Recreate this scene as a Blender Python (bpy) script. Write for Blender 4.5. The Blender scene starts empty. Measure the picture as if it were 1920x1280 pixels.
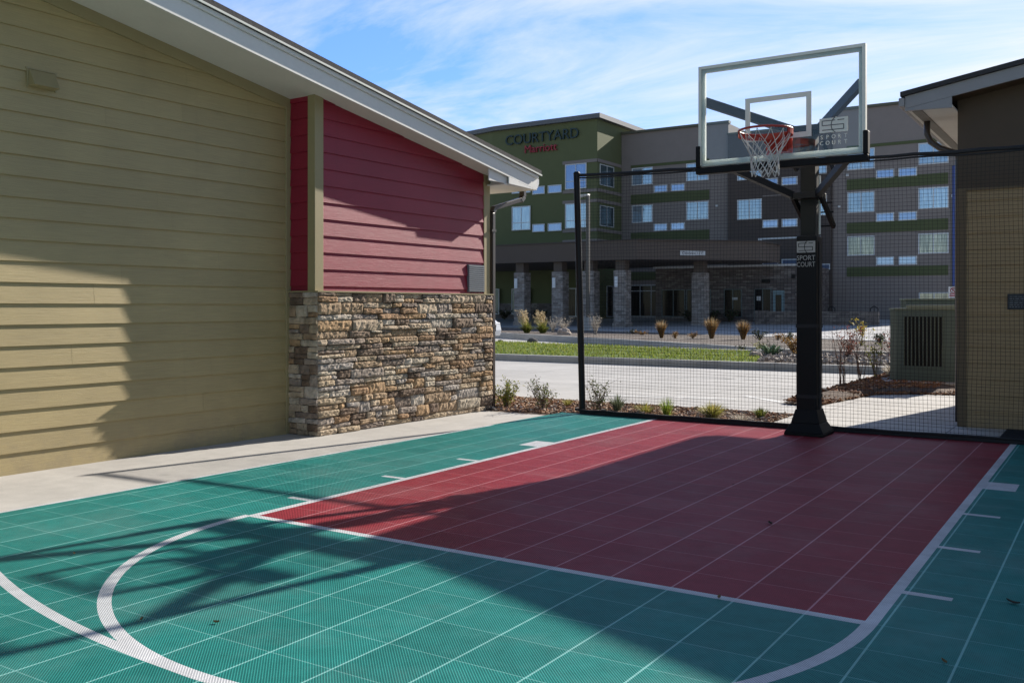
import bpy, bmesh, math, random
from mathutils import Vector, Matrix
random.seed(7)
R = math.radians
sc = bpy.context.scene
COL = sc.collection

# ------------------------------------------------------------------ materials
class NT:
    """tiny helper around a node tree"""
    def __init__(s, tree): s.t = tree; s.n = tree.nodes; s.l = tree.links
    def node(s, kind, **kw):
        n = s.n.new(kind)
        for k, v in kw.items(): setattr(n, k, v)
        return n
    def put(s, sock, v):
        if isinstance(v, bpy.types.NodeSocket): s.l.new(v, sock)
        else: sock.default_value = v
    def m(s, op, a, b=0.0, c=None):
        n = s.node('ShaderNodeMath', operation=op)
        s.put(n.inputs[0], a); s.put(n.inputs[1], b)
        if c is not None: s.put(n.inputs[2], c)
        return n.outputs[0]
    def band(s, v, lo, hi):
        return s.m('MULTIPLY', s.m('GREATER_THAN', v, lo), s.m('LESS_THAN', v, hi))
    def mix(s, f, a, b, mode='MIX'):
        n = s.node('ShaderNodeMix', data_type='RGBA', blend_type=mode)
        s.put(n.inputs[0], f)
        for i, v in ((6, a), (7, b)):
            if not isinstance(v, bpy.types.NodeSocket) and len(v) == 3: v = (*v, 1)
            s.put(n.inputs[i], v)
        return n.outputs[2]
    def noise(s, vec, scale, detail=4, rough=.55, dist=0.0):
        n = s.node('ShaderNodeTexNoise')
        if vec is not None: s.l.new(vec, n.inputs['Vector'])
        n.inputs['Scale'].default_value = scale; n.inputs['Detail'].default_value = detail
        n.inputs['Roughness'].default_value = rough; n.inputs['Distortion'].default_value = dist
        return n.outputs['Fac']
    def ramp(s, f, stops, interp='LINEAR'):
        n = s.node('ShaderNodeValToRGB'); cr = n.color_ramp; cr.interpolation = interp
        while len(cr.elements) < len(stops): cr.elements.new(.5)
        for e, (p, c) in zip(cr.elements, stops):
            e.position = p; e.color = (*c, 1) if len(c) == 3 else c
        s.put(n.inputs[0], f); return n.outputs[0]
    def mapr(s, f, a, b, c, d):
        n = s.node('ShaderNodeMapRange')
        s.put(n.inputs[0], f)
        for i, v in enumerate((a, b, c, d)): n.inputs[i + 1].default_value = v
        return n.outputs[0]
    def scaled(s, vec, sx, sy, sz):
        n = s.node('ShaderNodeMapping'); s.l.new(vec, n.inputs[0]); n.inputs['Scale'].default_value = (sx, sy, sz)
        return n.outputs[0]

def newmat(name):
    m = bpy.data.materials.new(name); m.use_nodes = True
    t = NT(m.node_tree); b = t.n['Principled BSDF']
    tc = t.node('ShaderNodeTexCoord')
    return m, t, b, tc.outputs['Object']

def bump(t, b, h, strength=.3, dist=.01):
    n = t.node('ShaderNodeBump'); n.inputs['Strength'].default_value = strength; n.inputs['Distance'].default_value = dist
    t.put(n.inputs['Height'], h); t.l.new(n.outputs[0], b.inputs['Normal'])

def mat(name, col, rough=.6, var=.12, scale=6, metal=0, island=0.0, bmp=0.0, bscale=60, stretch=(1, 1, 1), spec=.5, bdist=.004):
    """plain procedural surface: base colour, large soft variation, fine bump, random value per piece"""
    m, t, b, o = newmat(name)
    v = t.scaled(o, *stretch)
    n1 = t.noise(v, scale, 5, .6); n2 = t.noise(v, scale * 9, 3, .6)
    f = t.m('ADD', t.m('MULTIPLY', n1, .65), t.m('MULTIPLY', n2, .35))
    k = t.mapr(f, .3, .7, 1 - var, 1 + var)
    if island:
        g = t.node('ShaderNodeNewGeometry')
        k = t.m('MULTIPLY', k, t.mapr(g.outputs['Random Per Island'], 0, 1, 1 - island, 1 + island))
    hs = t.node('ShaderNodeVectorMath', operation='SCALE'); hs.inputs[0].default_value = col; t.l.new(k, hs.inputs['Scale'])
    t.l.new(hs.outputs[0], b.inputs['Base Color'])
    b.inputs['Roughness'].default_value = rough; b.inputs['Metallic'].default_value = metal
    b.inputs['Specular IOR Level'].default_value = spec
    if bmp: bump(t, b, t.noise(v, bscale, 3, .6), bmp, bdist)
    return m

def palette(name, stops, rough=.8, bmp=.4, bscale=40, var=.25, scale=12, bdist=.01, trans=0, interp='LINEAR'):
    """colour picked per loose piece from a palette"""
    m, t, b, o = newmat(name)
    g = t.node('ShaderNodeNewGeometry')
    c = t.ramp(g.outputs['Random Per Island'], stops, interp)
    n = t.noise(o, scale, 6, .65)
    k = t.mapr(n, .3, .7, 1 - var, 1 + var)
    hs = t.node('ShaderNodeVectorMath', operation='SCALE'); t.l.new(c, hs.inputs[0]); t.l.new(k, hs.inputs['Scale'])
    t.l.new(hs.outputs[0], b.inputs['Base Color']); b.inputs['Roughness'].default_value = rough
    b.inputs['Specular IOR Level'].default_value = .25
    if bmp: bump(t, b, t.noise(o, bscale, 4, .65), bmp, bdist)
    if trans:
        tr = t.node('ShaderNodeBsdfTranslucent'); t.l.new(hs.outputs[0], tr.inputs['Color'])
        mx = t.node('ShaderNodeMixShader'); mx.inputs[0].default_value = trans
        t.l.new(b.outputs[0], mx.inputs[1]); t.l.new(tr.outputs[0], mx.inputs[2])
        t.l.new(mx.outputs[0], t.n['Material Output'].inputs['Surface'])
    return m

def siding_mat(name, col, dirt=.1, spec=1.0):
    m, t, b, o = newmat(name)
    g = t.node('ShaderNodeNewGeometry'); isl = g.outputs['Random Per Island']
    v = t.scaled(o, 6, 1.2, 55)
    grain = t.noise(v, 3.2, 5, .7, .6)
    blot = t.noise(o, 1.1, 3)
    k = t.m('MULTIPLY', t.mapr(isl, 0, 1, .955, 1.045), t.mapr(grain, .3, .7, .85, 1.13))
    k = t.m('MULTIPLY', k, t.mapr(blot, .3, .7, 1 - dirt, 1 + dirt))
    sp_ = t.node('ShaderNodeSeparateXYZ'); t.l.new(o, sp_.inputs[0])
    splash = t.m('MULTIPLY', t.mapr(sp_.outputs[2], 0, .34, 1, 0), t.mapr(t.noise(o, 5.5, 5, .7), .42, .66, 0, 1))
    streak = t.mapr(t.noise(t.scaled(o, 3.2, 3.2, .22), 1.6, 4, .6), .62, .8, 0, .10)
    k = t.m('MULTIPLY', k, t.m('SUBTRACT', 1, streak))
    hs = t.node('ShaderNodeVectorMath', operation='SCALE'); hs.inputs[0].default_value = col; t.l.new(k, hs.inputs['Scale'])
    t.l.new(t.mix(t.m('MULTIPLY', splash, .38), hs.outputs[0], (.17, .14, .10)), b.inputs['Base Color']); b.inputs['Roughness'].default_value = .52
    b.inputs['Specular IOR Level'].default_value = spec
    bump(t, b, grain, .55, .0035)
    return m

def concrete_mat(name, col, jx=0, jy=0, ox=0, oy=0):
    m, t, b, o = newmat(name)
    n1 = t.noise(o, .55, 6, .62); n2 = t.noise(o, 7, 5, .6); n3 = t.noise(o, 140, 2, .5)
    n4 = t.noise(t.scaled(o, .25, 2.2, 1), 1.0, 4, .6)
    k = t.m('MULTIPLY', t.mapr(n1, .3, .7, .86, 1.1), t.mapr(n2, .3, .7, .93, 1.06))
    k = t.m('MULTIPLY', k, t.mapr(n3, .3, .7, .93, 1.07))
    k = t.m('MULTIPLY', k, t.mapr(n4, .35, .7, 1.03, .93))
    k = t.m('MULTIPLY', k, t.mapr(t.noise(o, .9, 3, .5), .60, .74, 1, .84))
    k = t.m('MULTIPLY', k, t.mapr(t.noise(o, 2.7, 2, .5), .68, .78, 1, .8))
    sep = t.node('ShaderNodeSeparateXYZ'); t.l.new(o, sep.inputs[0])
    for j, off, s in ((jx, ox, sep.outputs[0]), (jy, oy, sep.outputs[1])):
        if j:
            fr = t.m('FRACT', t.m('DIVIDE', t.m('ADD', s, 1000 * j - off), j))
            line = t.m('LESS_THAN', fr, .012 / j)
            k = t.m('MULTIPLY', k, t.m('SUBTRACT', 1, t.m('MULTIPLY', line, .55)))
    hs = t.node('ShaderNodeVectorMath', operation='SCALE'); hs.inputs[0].default_value = col; t.l.new(k, hs.inputs['Scale'])
    t.l.new(hs.outputs[0], b.inputs['Base Color']); b.inputs['Roughness'].default_value = .85
    b.inputs['Specular IOR Level'].default_value = .3
    bump(t, b, t.m('ADD', n3, n2), .25, .003)
    return m

def masonry_mat(name, stops, scale=1.0, bw=.34, rh=.12, mortar=(.16, .15, .14)):
    """far-off coursed stone veneer"""
    m, t, b, o = newmat(name)
    sep = t.node('ShaderNodeSeparateXYZ'); t.l.new(o, sep.inputs[0])
    cmb = t.node('ShaderNodeCombineXYZ'); t.l.new(t.m('ADD', sep.outputs[0], sep.outputs[1]), cmb.inputs[0]); t.l.new(sep.outputs[2], cmb.inputs[1])
    br = t.node('ShaderNodeTexBrick'); t.l.new(cmb.outputs[0], br.inputs['Vector'])
    br.inputs['Scale'].default_value = scale; br.inputs['Brick Width'].default_value = bw; br.inputs['Row Height'].default_value = rh
    br.inputs['Mortar Size'].default_value = .008; br.inputs['Color1'].default_value = (0, 0, 0, 1); br.inputs['Color2'].default_value = (1, 1, 1, 1)
    br.inputs['Mortar'].default_value = (.5, .5, .5, 1); br.inputs['Bias'].default_value = 0
    c = t.ramp(br.outputs['Color'], stops)
    n = t.noise(o, 3.5, 4, .7)
    c = t.mix(t.mapr(n, .35, .65, 0, .45), c, tuple(.55 * q for q in stops[0][1]))
    c = t.mix(br.outputs['Fac'], c, mortar)
    t.l.new(c, b.inputs['Base Color']); b.inputs['Roughness'].default_value = .85
    bump(t, b, br.outputs['Fac'], -.5, .02)
    return m

# ------------------------------------------------------------------ mesh builder
class MB:
    def __init__(s): s.v = []; s.f = []; s.mi = []; s.cur = 0
    def add(s, vs, fs):
        k = len(s.v); s.v += [tuple(q) for q in vs]
        for f in fs: s.f.append([k + i for i in f]); s.mi.append(s.cur)
        return s
    def box(s, x0, x1, y0, y1, z0, z1):
        return s.add([(x0, y0, z0), (x1, y0, z0), (x1, y1, z0), (x0, y1, z0), (x0, y0, z1), (x1, y0, z1), (x1, y1, z1), (x0, y1, z1)],
              [(0, 3, 2, 1), (4, 5, 6, 7), (0, 1, 5, 4), (1, 2, 6, 5), (2, 3, 7, 6), (3, 0, 4, 7)])
    def hexa(s, b, t):
        """bottom quad, top quad (same winding, counter-clockwise seen from above)"""
        return s.add(list(b) + list(t), [(0, 3, 2, 1), (4, 5, 6, 7), (0, 1, 5, 4), (1, 2, 6, 5), (2, 3, 7, 6), (3, 0, 4, 7)])
    def prism(s, poly, z0, z1):
        n = len(poly)
        return s.add([(x, y, z0) for x, y in poly] + [(x, y, z1) for x, y in poly],
              [tuple(reversed(range(n))), tuple(range(n, 2 * n))] + [(i, (i + 1) % n, n + (i + 1) % n, n + i) for i in range(n)])
    def extrude(s, prof, fa, fb):
        """closed profile [(a,b)], fa/fb map it to the two end points"""
        n = len(prof)
        return s.add([fa(*p) for p in prof] + [fb(*p) for p in prof],
              [tuple(reversed(range(n))), tuple(range(n, 2 * n))] + [(i, (i + 1) % n, n + (i + 1) % n, n + i) for i in range(n)])
    def quad(s, a, b, c, d): return s.add([a, b, c, d], [(0, 1, 2, 3)])
    def tube(s, pts, r, n=8, cap=True, closed=False):
        pts = [Vector(p) for p in pts]; N = len(pts)
        rr = r if isinstance(r, (list, tuple)) else [r] * N
        k = len(s.v); up = None
        for i, p in enumerate(pts):
            if closed: d = pts[(i + 1) % N] - pts[i - 1]
            else: d = pts[min(i + 1, N - 1)] - pts[max(i - 1, 0)]
            d.normalize()
            if up is None: up = Vector((0, 0, 1)) if abs(d.z) < .9 else Vector((1, 0, 0))
            a = d.cross(up)
            if a.length < 1e-4: a = d.cross(Vector((1, .3, 0)))
            a.normalize(); up = a.cross(d); up.normalize()
            for j in range(n):
                w = 2 * math.pi * (j + .5) / n
                s.v.append(tuple(p + rr[i] * (math.cos(w) * a + math.sin(w) * up)))
        for i in range(N if closed else N - 1):
            i2 = (i + 1) % N
            for j in range(n):
                s.f.append([k + i * n + j, k + i * n + (j + 1) % n, k + i2 * n + (j + 1) % n, k + i2 * n + j]); s.mi.append(s.cur)
        if cap and not closed:
            s.f.append([k + j for j in reversed(range(n))]); s.mi.append(s.cur)
            s.f.append([k + (N - 1) * n + j for j in range(n)]); s.mi.append(s.cur)
        return s
    def bar(s, p0, p1, w, h):
        """rectangular bar between two points"""
        p0, p1 = Vector(p0), Vector(p1); d = (p1 - p0).normalized()
        a = d.cross(Vector((0, 0, 1)))
        if a.length < 1e-3: a = Vector((1, 0, 0))
        a.normalize(); u = a.cross(d)
        q = [(-w / 2, -h / 2), (w / 2, -h / 2), (w / 2, h / 2), (-w / 2, h / 2)]
        vs = [p + a * x + u * y for p in (p0, p1) for x, y in q]
        return s.add(vs, [(0, 1, 2, 3), (7, 6, 5, 4), (0, 4, 5, 1), (1, 5, 6, 2), (2, 6, 7, 3), (3, 7, 4, 0)])
    def build(s, name, mats, parent=None, bevel=0, smooth=False, local=False):
        me = bpy.data.meshes.new(name)
        off = Vector((0, 0, 0))
        if parent is not None and not local:
            p = parent
            while p is not None: off += p.location; p = p.parent
        me.from_pydata([tuple(Vector(q) - off) for q in s.v], [], s.f)
        mats = mats if isinstance(mats, (list, tuple)) else [mats]
        for q in mats: me.materials.append(q)
        if len(mats) > 1: me.polygons.foreach_set('material_index', s.mi)
        bm = bmesh.new(); bm.from_mesh(me); bmesh.ops.recalc_face_normals(bm, faces=bm.faces); bm.to_mesh(me); bm.free()
        if smooth: me.polygons.foreach_set('use_smooth', [True] * len(me.polygons))
        o = bpy.data.objects.new(name, me); COL.objects.link(o)
        if parent is not None: o.parent = parent
        if bevel:
            b = o.modifiers.new('bevel', 'BEVEL'); b.width = bevel; b.segments = 2; b.limit_method = 'ANGLE'
        return o

def text_mesh(name, txt, size, depth, mtx, material, parent, width=None, shear=0, local=False, xs=1.0):
    cu = bpy.data.curves.new(name, 'FONT'); cu.body = txt; cu.size = size; cu.extrude = depth; cu.shear = shear
    cu.align_x = 'CENTER'; cu.resolution_u = 3
    to = bpy.data.objects.new(name + '_tmp', cu); COL.objects.link(to)
    dg = bpy.context.evaluated_depsgraph_get(); me = bpy.data.meshes.new_from_object(to.evaluated_get(dg))
    bpy.data.objects.remove(to)
    xsn = [v.co.x for v in me.vertices]; w = max(xsn) - min(xsn); cx = (max(xsn) + min(xsn)) / 2
    k = (width / w) if width else xs
    for v in me.vertices: v.co.x = (v.co.x - cx) * k
    off = Vector((0, 0, 0)); p = parent
    if not local:
        while p is not None: off += p.location; p = p.parent
    me.transform(Matrix.Translation(-off) @ mtx)
    me.materials.clear(); me.materials.append(material); me.name = name
    o = bpy.data.objects.new(name, me); COL.objects.link(o); o.parent = parent
    return o

def tag(o, label, cat, group=None):
    o['label'] = label; o['category'] = cat
    if group: o['group'] = group
    return o
def thing(name, label, cat, loc, group=None, rz=0):
    o = bpy.data.objects.new(name, None); COL.objects.link(o); o.location = loc; o.rotation_euler = (0, 0, rz)
    o.empty_display_size = .2
    return tag(o, label, cat, group)
def structure(o): o['kind'] = 'structure'; return o
def stuff(o): o['kind'] = 'stuff'; return o

# ------------------------------------------------------------------ palette
M = {}
M['olive'] = siding_mat('olive_siding', (.37, .285, .13), .1, .7)
M['olive_trim'] = mat('olive_trim', (.31, .255, .13), .55, .06, 5)
M['red'] = siding_mat('red_siding', (.25, .007, .028), .1, .55)
M['white_trim'] = mat('white_trim', (.66, .65, .62), .5, .05, 4)
M['soffit'] = mat('soffit_white', (.64, .62, .57), .6, .05, 3)
M['shingle'] = mat('dark_shingle', (.045, .043, .045), .9, .3, 30, bmp=.6)
M['bronze'] = mat('bronze_gutter', (.05, .036, .03), .35, .1, 10, spec=.6)
M['gutter_white'] = mat('gutter_end_white', (.6, .6, .6), .4)
M['louver'] = mat('grey_louver', (.15, .165, .185), .85, spec=.1)
M['mortar'] = mat('mortar', (.07, .058, .047), .95, .3, 20)
M['stone'] = palette('ledge_stone', [(0, (.33, .235, .15)), (.09, (.42, .33, .235)), (.18, (.15, .105, .075)), (.27, (.43, .365, .28)), (.36, (.30, .19, .11)),
      (.44, (.29, .24, .20)), (.52, (.44, .35, .25)), (.60, (.20, .145, .105)), (.68, (.36, .28, .19)), (.75, (.33, .29, .255)), (.82, (.38, .25, .14)), (.9, (.23, .18, .145)), (.96, (.46, .40, .33))],
      .9, .6, 26, .42, 9, .02, 0, 'CONSTANT')
M['concrete'] = concrete_mat('concrete_walk', (.46, .44, .41), 0, 0)
M['walk'] = concrete_mat('walk_concrete', (.46, .44, .41), 1.52, 1.52, -1.5, 10.78)
M['lot'] = concrete_mat('lot_concrete', (.43, .42, .405), 4.6, 4.6, -5.2, 13.9)
M['drive'] = concrete_mat('drive_concrete', (.42, .42, .43), 5, 5)
M['kerb'] = concrete_mat('kerb_concrete', (.44, .43, .41), 3.0, 0)
M['paint'] = mat('road_paint', (.72, .72, .70), .7, .12, 9)
M['soil'] = mat('bed_soil', (.11, .07, .045), .95, .4, 18, bmp=.8, bscale=50, bdist=.02)
M['gravel'] = mat('bed_gravel', (.12, .095, .08), .95, .45, 22, bmp=.9, bscale=60, bdist=.03)
M['chips'] = palette('mulch_chips', [(0, (.23, .11, .06)), (.3, (.34, .18, .10)), (.5, (.14, .07, .045)), (.7, (.42, .30, .2)), (.86, (.28, .15, .08)), (1, (.55, .47, .38))], .9, .3, 60, .2, 30)
M['chips_red'] = palette('bark_chips', [(0, (.20, .085, .04)), (.35, (.30, .13, .055)), (.6, (.13, .055, .03)), (.85, (.36, .19, .09)), (1, (.44, .29, .17))], .9, .3, 60, .2, 30)
M['pebble'] = palette('pale_pebbles', [(0, (.42, .37, .32)), (.5, (.3, .25, .22)), (1, (.55, .5, .45))], .85, .2)
M['black'] = mat('black_powder_coat', (.007, .007, .008), .5, .1, 20, spec=.3)
M['blackpad'] = mat('black_vinyl', (.006, .006, .0065), .6, .12, 8, bmp=.2, bscale=45, spec=.25)
M['netcord'] = mat('black_net_cord', (.012, .012, .013), .8, .1)
M['strap'] = mat('black_strap', (.016, .016, .018), .75, .2, 20, bmp=.4, bscale=80)
M['rimred'] = mat('rim_red', (.42, .035, .02), .38, .08, 20)
M['net'] = mat('white_net_rope', (.62, .6, .56), .85, .1, 60)
M['alum'] = mat('brushed_frame', (.55, .57, .53), .55, .06, 10)
M['cream'] = mat('cream_paint', (.84, .81, .70), .5, .05)
M['logo'] = mat('logo_grey', (.42, .42, .41), .5, .05)
M['padgrey'] = mat('pad_print', (.33, .33, .32), .5, .05)
M['acgreen'] = mat('cabinet_green', (0.0620, 0.0880, 0.0770), .42, .08, 5, spec=.5)
M['acedge'] = mat('cabinet_lid', (.16, .19, .15), .4, .08, 5)
M['dark'] = mat('dark_void', (.008, .008, .008), .9, .05)
M['brownpanel'] = mat('brown_panel', (.075, .046, .022), .6, .08, 2)
M['rsiding'] = siding_mat('tan_siding', (.37, .25, .12), .1, .4)
M['rtrim'] = mat('tan_trim', (.15, .10, .05), .6, .08)
M['greytrim'] = mat('grey_fascia', (.30, .29, .29), .55, .05)
M['plaque'] = mat('black_plaque', (.02, .021, .024), .45)
M['plaquetext'] = mat('plaque_print', (.17, .17, .18), .6)
M['matrubber'] = mat('rubber_mat', (.018, .018, .021), .9, .2, 30, bmp=.5)
# hotel
M['hgreen'] = mat('hotel_green_stucco', (0.1180, 0.1350, 0.0620), .85, .07, 1.2, bmp=.1, bscale=30)
M['hband'] = mat('hotel_band_green', (0.0900, 0.1080, 0.0480), .85, .07, 1.2)
M['hgrey'] = mat('hotel_grey_stucco', (0.2448, 0.2143, 0.2019), .85, .06, 1.2)
M['hbrown'] = mat('hotel_brown_stucco', (0.0880, 0.0708, 0.0650), .85, .06, 1.2)
M['hcanopy'] = mat('hotel_canopy_brown', (0.1135, 0.0876, 0.0737), .8, .05, 1.0)
M['hroof'] = mat('hotel_roof_edge', (.12, .125, .14), .5, .1)
M['hcap'] = mat('hotel_parapet_cap', (.10, .10, .07), .6, .1)
M['hmason'] = masonry_mat('hotel_stone', [(0, (0.111, 0.094, 0.091)), (.3, (0.195, 0.169, 0.163)), (.55, (0.143, 0.111, 0.104)), (.8, (0.247, 0.221, 0.208)), (1, (0.312, 0.280, 0.260))], 1.0, .5, .13, (0.078, 0.072, 0.072))
M['hcol'] = masonry_mat('hotel_column_stone', [(0, (0.203, 0.176, 0.162)), (.35, (0.338, 0.297, 0.270)), (.7, (0.446, 0.405, 0.378)), (1, (0.270, 0.216, 0.189))], 1.0, .42, .13, (0.135, 0.121, 0.121))
M['lowwall'] = masonry_mat('low_wall_stone', [(0, (.12, .10, .09)), (.35, (.22, .18, .16)), (.7, (.3, .25, .21)), (1, (.16, .13, .12))], 1.0, .4, .14, (.07, .06, .06))
M['wframe'] = mat('window_frame_white', (.62, .65, .68), .5, .04)
M['teal'] = mat('sign_teal', (.006, .025, .028), .35)
M['signred'] = mat('sign_red', (.32, .012, .03), .35)
M['banner'] = mat('banner_white', (.62, .63, .64), .7, .05)
M['ink'] = mat('ink', (.05, .05, .06), .7)
M['steel'] = mat('lamp_steel', (0.0850, 0.0800, 0.0760), .45, .08, metal=.3)
M['lamphead'] = mat('lamp_head', (.45, .45, .45), .4)
M['sconce'] = mat('sconce_white', (.75, .77, .8), .4)
M['bluepipe'] = mat('blue_downspout', (.05, .09, .30), .45)
M['carwhite'] = mat('car_paint_white', (.75, .76, .78), .2, .02, spec=.8)
M['tyre'] = mat('tyre_rubber', (.015, .015, .016), .85)
M['rimalloy'] = mat('alloy', (.4, .4, .42), .3, metal=.8)

def window_glass(name, curtain, dark, rough=.06, metal=.55, spec=.8):
    m, t, b, o = newmat(name)
    oi = t.node('ShaderNodeObjectInfo'); sh = t.node('ShaderNodeVectorMath', operation='ADD'); t.l.new(o, sh.inputs[0]); rv = t.node('ShaderNodeVectorMath', operation='SCALE'); rv.inputs[0].default_value = (37, 11, 23); t.l.new(oi.outputs['Random'], rv.inputs['Scale']); t.l.new(rv.outputs[0], sh.inputs[1]); o = sh.outputs[0]
    v = t.scaled(o, 9, 9, .35)
    n = t.noise(v, 2.6, 3, .6); big = t.noise(o, .75, 2)
    c = t.mix(t.mapr(n, .42, .6, 0, 1), dark, curtain)
    c = t.mix(t.mapr(big, .35, .65, 0, .6), c, dark)
    c = t.mix(t.mapr(oi.outputs['Random'], 0, 1, 0, .45), c, tuple(.55 * q for q in dark))
    t.l.new(c, b.inputs['Base Color']); b.inputs['Roughness'].default_value = rough; b.inputs['Metallic'].default_value = metal
    b.inputs['Specular IOR Level'].default_value = spec
    return m
M['pane'] = window_glass('guest_window_glass', (.62, .72, .80), (.36, .46, .58))
M['pane_blue'] = window_glass('blue_window_glass', (.30, .40, .62), (.22, .31, .52))
M['pane_small'] = window_glass('small_window_glass', (.42, .52, .74), (.33, .43, .66))
M['pane_open'] = window_glass('curtained_glass', (.70, .68, .56), (.25, .27, .25), .1, .3)
M['pane_dark'] = window_glass('dark_lobby_glass', (.05, .05, .05), (.012, .014, .016), .05, .0, .12)
M['pane_teal'] = window_glass('teal_glass', (.14, .2, .22), (.05, .08, .1), .06, .2, .4)
M['pane_lobby'] = window_glass('lobby_glass_with_reflections', (.07, .06, .04), (.01, .01, .01), .08, .0, .15)

def clear_glass():
    m, t, b, o = newmat('backboard_clear_glass')
    t.n.remove(b)
    tr = t.node('ShaderNodeBsdfTransparent'); tr.inputs[0].default_value = (.975, .985, .98, 1)
    gl = t.node('ShaderNodeBsdfGlossy'); gl.inputs['Roughness'].default_value = .02; gl.inputs[0].default_value = (.9, .95, .95, 1)
    fr = t.node('ShaderNodeFresnel'); fr.inputs[0].default_value = 1.5
    mx = t.node('ShaderNodeMixShader'); t.l.new(t.m('MULTIPLY', fr.outputs[0], .75), mx.inputs[0])
    t.l.new(tr.outputs[0], mx.inputs[1]); t.l.new(gl.outputs[0], mx.inputs[2])
    t.l.new(mx.outputs[0], t.n['Material Output'].inputs['Surface'])
    return m
M['glass'] = clear_glass()

# ------------------------------------------------------------------ court surface
KX0, KX1, FT0, BASE = -4.42, -.815, 3.885, 9.62
KC = (KX0 + KX1) / 2
def court_mat():
    m, t, b, o = newmat('court_tiles')
    sep = t.node('ShaderNodeSeparateXYZ'); t.l.new(o, sep.inputs[0]); X, Y = sep.outputs[0], sep.outputs[1]
    mul, add, sub, mx_ = (lambda a, c: t.m('MULTIPLY', a, c)), (lambda a, c: t.m('ADD', a, c)), (lambda a, c: t.m('SUBTRACT', a, c)), (lambda a, c: t.m('MAXIMUM', a, c))
    LW = .052
    inY = t.band(Y, FT0, BASE + .2)
    key = mul(t.band(X, KX0, KX1), inY)
    line = mx_(mul(t.band(X, KX0 - .005, KX0 + LW), inY), mul(t.band(X, KX1 - LW, KX1), inY))
    line = mx_(line, mul(t.band(X, KX0, KX1), t.band(Y, FT0, FT0 + LW)))
    dx = sub(X, KC)
    dxc = sub(X, KC - .018)
    dy = sub(Y, FT0 + .02); r = t.m('SQRT', add(mul(dxc, dxc), mul(dy, dy)))
    line = mx_(line, mul(t.band(r, 1.815 - LW, 1.82), t.m('LESS_THAN', Y, FT0 + .02)))
    dy3 = sub(Y, 8.17); r3 = t.m('SQRT', add(mul(dx, dx), mul(dy3, dy3)))
    line = mx_(line, mul(t.band(r3, 6.03, 6.03 + LW), t.m('LESS_THAN', Y, 8.17)))
    side = mx_(t.band(X, KX0 - .2, KX0), t.band(X, KX1, KX1 + .2))
    for y0, y1 in ((4.40, 4.45), (5.335, 5.385), (6.275, 6.325), (7.237, 7.54)):
        line = mx_(line, mul(side, t.band(Y, y0, y1)))
    edge = sub(X, t.m('MULTIPLY_ADD', Y, .026, -5.865))     # the court's left border line
    line = mx_(line, mul(t.band(edge, -.004, .038), t.m('LESS_THAN', Y, 8.3)))
    # rib grid, diagonal to the tiles
    P = .0094
    def rib(v):
        f = t.m('FRACT', t.m('DIVIDE', add(v, 100.0), P))
        tri = mul(t.m('ABSOLUTE', sub(f, .5)), 2.0)
        return t.mapr(tri, .48, .74, 0, 1)
    a = mul(add(X, Y), .70711); c = mul(sub(X, Y), .70711)
    ribs = mx_(rib(a), rib(c))
    S = .3022
    fx = t.m('FRACT', t.m('DIVIDE', sub(X, KX0 + 0.0 - 30 * S), S)); fy = t.m('FRACT', t.m('DIVIDE', sub(Y, FT0 + .028 - 60 * S), S))
    seamx = t.m('GREATER_THAN', t.m('ABSOLUTE', sub(fx, .5)), .5 - .0042 / S)
    seamy = t.m('GREATER_THAN', t.m('ABSOLUTE', sub(fy, .5)), .5 - .0030 / S)
    seam = mx_(seamx, seamy)
    # random shade per tile
    cell = t.node('ShaderNodeCombineXYZ')
    t.l.new(t.m('FLOOR', t.m('DIVIDE', sub(X, KX0 - 30 * S), S)), cell.inputs[0]); t.l.new(t.m('FLOOR', t.m('DIVIDE', sub(Y, FT0 + .028 - 60 * S), S)), cell.inputs[1])
    wn = t.node('ShaderNodeTexWhiteNoise', noise_dimensions='2D'); t.l.new(cell.outputs[0], wn.inputs[0])
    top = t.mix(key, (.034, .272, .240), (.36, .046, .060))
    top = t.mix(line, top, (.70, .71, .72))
    low = t.mix(key, (.006, .058, .057), (.078, .009, .016))  # shade in the openings between ribs, put into the colour
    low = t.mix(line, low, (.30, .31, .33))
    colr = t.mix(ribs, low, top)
    seam_glint = t.mix(key, (.24, .52, .49), (.56, .27, .29))  # sun glint on the raised tile edges, painted as a paler colour
    seam_glint = t.mix(line, seam_glint, (.62, .63, .65))
    colr = t.mix(mul(seamx, .85), colr, seam_glint)
    colr = t.mix(mul(mul(seamy, .42), sub(1, seamx)), colr, seam_glint)
    dust = t.noise(o, 1.3, 6, .65); dust2 = t.noise(o, 9, 4, .6)
    k = mul(t.mapr(wn.outputs[0], 0, 1, .91, 1.09), t.mapr(dust2, .3, .7, .88, 1.10))
    hs = t.node('ShaderNodeVectorMath', operation='SCALE'); t.l.new(colr, hs.inputs[0]); t.l.new(k, hs.inputs['Scale'])
    fin = t.mix(t.mapr(dust, .48, .75, 0, .12), hs.outputs[0], (.45, .44, .42))
    t.l.new(fin, b.inputs['Base Color'])
    b.inputs['Roughness'].default_value = .5; b.inputs['Specular IOR Level'].default_value = .07
    bump(t, b, add(ribs, mul(seam, -.6)), .5, .003)
    return m

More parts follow.
